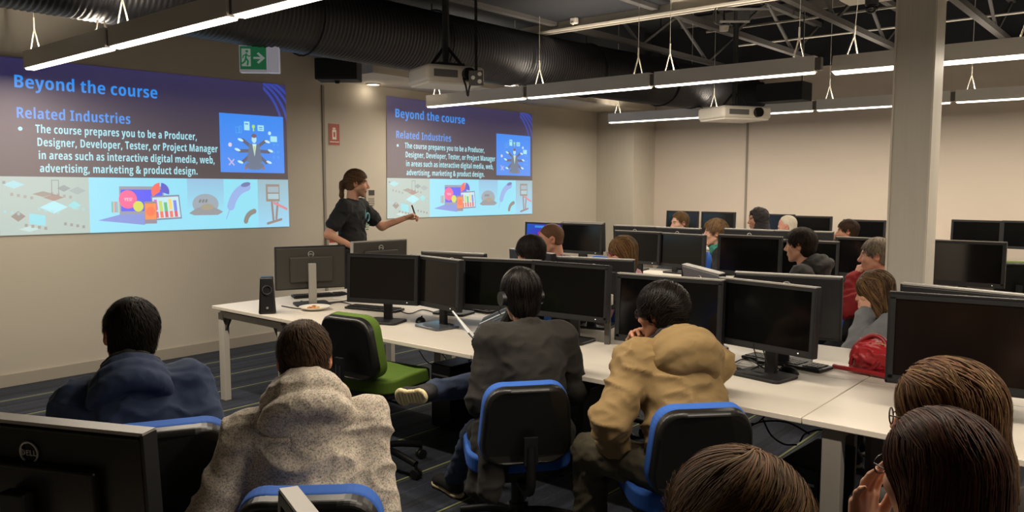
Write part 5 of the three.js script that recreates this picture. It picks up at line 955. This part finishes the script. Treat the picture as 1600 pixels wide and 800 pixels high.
// white boxes and papers on the desks
{
  let p = onY(548, 466, TY), o = thing('paper_stack', 'stack of white papers beside the monitors on the teacher desk', 'papers', V(p.x, TY, p.z), .3);
  for (let i = 0; i < 3; i++) part('sheet', box(.21, .004, .3, (i - 1) * .012, .002 + i * .004, 0), mat(0xe6e0d4, .8), o);
  p = onY(705, 470, TY); o = thing('paper_sheet', 'pale sheet of paper lying behind the monitor with the bluish foot', 'paper', V(p.x, TY + .001, p.z), .5); part('sheet', box(.21, .002, .3), mat(0xdfe6ea, .8), o); part('print', box(.16, .0006, .03, 0, .0012, -.1), mat(0x9aa4ac, .8), o);
  p = onY(545, 463, TY); o = thing('adapter_box', 'small white adapter box on the teacher desk', 'box', V(p.x - .05, TY, p.z - .14), .3); part('body', rbox(.07, .06, .07, .006, 0, .03, 0), mat(0xdcd6cc, .5), o); part('socket', box(.02, .02, .003, 0, .03, .036), black, o);
  p = at(950, 468, 4.55); o = thing('power_outlet', 'small white power outlet standing between the front row monitors', 'outlet', V(p.x, TY, p.z), .3); part('post', box(.03, p.y - TY - .03, .03, 0, (p.y - TY - .03) / 2, 0), steelM, o); part('plate', rbox(.055, .06, .03, .004, 0, p.y - TY, 0), mat(0xdcd6cc, .5), o); for (const s of [-1, 1]) part('socket', box(.012, .03, .004, s * .012, p.y - TY, .0155), black, o);
  // tablet-like sheet held by the man in the blazer
  p = at(735, 520, 3.75); o = thing('paper_pad', 'white pad of paper held up by the man in the dark blazer', 'paper', p, .75); o.rotation.set(-.6, .3, -.75, 'YXZ'); part('sheet', box(.15, .004, .25), mat(0xe4e4e2, .7), o); part('backing', box(.152, .003, .252, 0, -.004, 0), mat(0x8d9aa6, .6), o);
  // dark striped folio lying by him
  p = at(768, 503, 3.95); o = thing('folio', 'dark striped folio leaning by the man in the dark blazer', 'folio', p); o.rotation.set(.55, .25, .5, 'YXZ'); part('cover', rbox(.2, .015, .15, .004), mat(0x1d2026, .6), o); for (let i = 0; i < 4; i++) part('stripe', box(.19, .002, .008, 0, .0085, -.055 + i * .035), mat(i === 1 ? 0xb9c2cc : 0x4a5568, .5), o);
}
// red bag on the front row
{
  const p = onY(1378, 584, TY), o = thing('red_bag', 'glossy red handbag with a strap on the front row desk', 'bag', V(p.x, TY, p.z), -.25);
  const red = mat(0x9c1f26, .38);
  const g = sdfMesh([ell(V(0, .07, 0), .15, .075, .085), ell(V(-.05, .1, 0), .09, .07, .07), ell(V(.07, .09, .01), .09, .065, .07), cone(V(-.13, .02, .0), V(.13, .02, 0), .03, .03)], .007, { k: .04, push: wrinkle(.009, 15, 3), post: (x, y, z, d) => Math.max(d, -y + .001) });
  part('pouch', g, red, o); part('strap', tube([V(-.13, .03, .06), V(-.11, .13, .05), V(-.04, .185, .02), V(.03, .16, .03), V(.02, .06, .085), V(-.03, .015, .1)], .011, 40, 8), mat(0x7c171e, .35), o); part('strap', tube([V(-.2, .012, .09), V(-.12, .018, .11), V(.0, .02, .1), V(.1, .018, .1)], .012, 24, 8), red, o); part('zip', tube([V(-.12, .14, .03), V(0, .155, .045), V(.12, .14, .035)], .003, 16, 6), mat(0xb8a070, .3, .8), o);
}
// cables
function cable(label, pts, r = .004, group = 'black cables') { return solo('cable', label, 'cable', tube(pts, r, 48, 6), cableM, null, group); }
{
  const q = (x, y, h = TY + .006) => onY(x, y, h), loops = [[[1112, 540], [1128, 560], [1150, 576], [1190, 582], [1212, 590]], [[1118, 556], [1140, 568], [1165, 560], [1188, 572], [1205, 584]], [[1120, 572], [1150, 574], [1182, 586], [1200, 579]], [[1160, 586], [1180, 574], [1200, 570], [1222, 578]]];
  loops.forEach((l, i) => cable(['black cable curling from the tan jacket to the monitor stand', 'black cable looped next to the mouse by the tan jacket', 'short black cable nearest the camera by the monitor stand', 'black cable tangled behind the monitor stand'][i], l.map(([x, y], j) => q(x, y, TY + .006 + (j % 2) * .012))));
  [[[440, 478], [470, 482], [500, 474], [540, 470], [560, 462]], [[470, 470], [500, 478], [530, 472], [556, 478]], [[612, 480], [640, 490], [660, 484], [690, 492]]].forEach((l, i) => cable(['black cable running past the plate on the teacher desk', 'black cable by the keyboard of the teacher desk', 'black cable from the left keyboard to the bluish monitor foot'][i], l.map(([x, y]) => q(x, y))));
  for (const [x, l] of [[1176, 'left'], [1190, 'right']]) cable(`${l} of the two thin cables hanging down behind the monitor right of the tan jacket`, [onZ(x, 538, -3.6), onZ(x + 4, 552, -3.6), onZ(x + 10, 575, -3.62)], .003);
  // under the desks
  [[[1115, 640], [1150, 655], [1180, 662], [1200, 648], [1225, 652]], [[1192, 655], [1205, 680], [1225, 694], [1245, 695]], [[1140, 655], [1160, 672], [1185, 660], [1230, 660], [1265, 678]], [[1250, 690], [1258, 678], [1290, 672], [1300, 682]]].forEach((l, i) => cable(['black cable sagging under the desk right of the tan jacket', 'black cable dropping to the computer tower under the desk', 'black cable crossing under the desk to the table leg', 'black cable arching over the computer tower'][i], l.map(([x, y]) => onZ(x, y, -3.5))));
  [[[655, 548], [668, 566], [690, 570], [716, 566]], [[690, 552], [705, 568], [735, 562], [742, 556]]].forEach((l, i) => cable(['cable hanging below the front row desk next to the blazer', 'second cable hanging below the front row desk next to the blazer'][i], l.map(([x, y]) => onZ(x, y, -3.9))));
}
// computer towers under the front row
function tower(p, turn, label) {
  const o = thing('computer_tower', label, 'computer', V(p.x, 0, p.z), turn, 'computer towers under the front row');
  part('case', rbox(.18, .43, .42, .006, 0, .225, 0), mat(0x131315, .45), o); part('front', rbox(.178, .425, .012, .004, 0, .225, .215), mat(0x0c0c0d, .3), o); part('drive_bay', box(.15, .012, .004, 0, .37, .2225), silver, o); part('drive_bay', box(.15, .03, .003, 0, .33, .2225), mat(0x242428, .4), o);
  for (const x of [-.05, 0, .05]) part('port', cyl(.008, .008, .004, 12).rotateX(Math.PI / 2).translate(x, .27, .2225), steelM, o); for (const sx of [-.07, .07]) part('foot', box(.02, .012, .36, sx, .005, 0), black, o);
}
tower(V(-1.2, 0, -3.55), -.05, 'black computer tower under the desk left of the white table leg');
tower(V(-.86, 0, -3.35), .06, 'black computer tower with a silver strip right of the white table leg');
tower(V(-2.72, 0, -3.95), .0, 'black computer tower under the desk in front of the man in the dark blazer');
tower(V(-3.75, 0, -3.9), .0, 'black computer tower under the desk by the green chair');
// ---------------------------------------------------------------- projectors and ceiling fittings
function projector(p, yaw, label, w = .46) {
  const o = thing('ceiling_projector', label, 'projector', p, yaw);
  part('body', rbox(w, .12, w * .8, .03, 0, 0, 0, 4), mat(0xc9c3b8, .45), o); part('lens', cyl(.045, .05, .05, 24).rotateX(Math.PI / 2).translate(w * .2, 0, w * .42), blackGloss, o); part('vent', box(w * .4, .05, .006, -w * .18, 0, w * .4), steelM, o); part('base_rim', rbox(w * .92, .02, w * .74, .008, 0, -.062, 0), mat(0xddd8ce, .5), o);
  part('mount_plate', box(.2, .02, .2, 0, .075, 0), darkM, o); part('pole', cyl(.025, .025, CEIL - p.y - .085, 14, 0, (CEIL - p.y + .085) / 2, 0), black, o);
  for (const a of [-1, 1]) part('arm', bar(V(a * .08, .08, a * .08), V(0, .22, 0), .02, .02), darkM, o);
  return o;
}
{
  const p = at(697, 120, 5.6), o = projector(p, YAW + .5, 'white ceiling projector hanging beneath the duct with looped cables', .44);
  const q = at(744, 122, 5.45), b = thing('cable_bracket', 'metal cable bracket with sockets hanging right of the white projector', 'bracket', q, YAW);
  part('plate', rbox(.1, .1, .03, .004), steelM, b); for (const [x, y] of [[.025, .025], [.025, -.025], [-.02, .0]]) part('socket', cyl(.014, .014, .01, 14).rotateX(Math.PI / 2).translate(x, y, .018), mat(0xa8a49c, .3, .5), b); part('strap', bar(V(0, .04, 0), V(.0, CEIL - q.y - .01, 0), .02, .01), darkM, b);
  cable('black cable looping below the white projector', [at(720, 112, 5.5), at(728, 135, 5.45), at(731, 150, 5.45), at(735, 132, 5.45), at(744, 122, 5.45)], .007, 'projector cables'); cable('second black cable looping below the white projector', [at(712, 108, 5.5), at(735, 118, 5.45), at(748, 112, 5.45), at(752, 124, 5.45)], .006, 'projector cables');
  projector(at(1147, 178, 7.9), YAW + .35, 'white ceiling projector on a long black pole near the middle light row', .56);
  const m = at(1160, 20, 7.2), k = thing('pole_bracket', 'black bracket with pale crossbars and a cable loop high on the projector pole', 'bracket', V(m.x, m.y, m.z), YAW);
  part('clamp', rbox(.12, .14, .1, .01), black, k); part('crossbar', bar(V(-.24, .02, .06), V(.22, .02, .06), .03, .015), steelM, k); part('crossbar', bar(V(-.22, -.09, .06), V(.05, -.09, .06), .02, .015), steelM, k); part('cable_loop', tube([V(-.14, .1, .04), V(-.26, .02, .05), V(-.26, -.1, .05), V(-.1, -.12, .05)], .006, 24, 6), cableM, k); part('drop_rod', rod(V(0, .07, 0), V(0, CEIL - m.y - .01, 0), .02), black, k);
  const s = onY(1131, 45, 3.3), d = thing('smoke_detector', 'small white smoke detector under the roof by the projector pole', 'detector', V(s.x, 3.3, s.z)); part('body', cyl(.055, .045, .05, 20), mat(0xd6d0c4, .5), d); part('ring', cyl(.06, .06, .012, 20, 0, .03, 0), mat(0xb6b0a6, .5), d); part('stem', rod(V(0, .03, 0), V(0, CEIL - 3.305, 0), .01), darkM, d);
  const t = onY(1362, 12, 3.3), e = thing('ceiling_camera', 'small black dome camera under a pale plate left of the column top', 'camera', V(t.x, 3.3, t.z)); part('dome', new THREE.SphereGeometry(.055, 20, 12), blackGloss, e); part('collar', cyl(.06, .06, .05, 20, 0, .05, 0), black, e); part('plate', box(.5, .02, .3, 0, .085, 0), offWhite, e); part('stem', rod(V(0, .09, 0), V(0, CEIL - 3.305, 0), .015), darkM, e);
  const u = onZ(899, 33, beamA.z + .07), f = thing('beam_sensor', 'small white sensor fixed to the pale roof beam', 'sensor', V(u.x, u.y, beamA.z + .09)); part('body', rbox(.07, .06, .06, .01), mat(0xe6dfd2, .5), f); part('eye_lens', new THREE.SphereGeometry(.02, 12, 8).translate(0, -.025, .02), offWhite, f);
}
// ---------------------------------------------------------------- shadows everywhere, then hand over
scene.traverse(o => { if (o.isMesh) { o.castShadow = true; o.receiveShadow = true; } });
renderer.render(scene, camera);
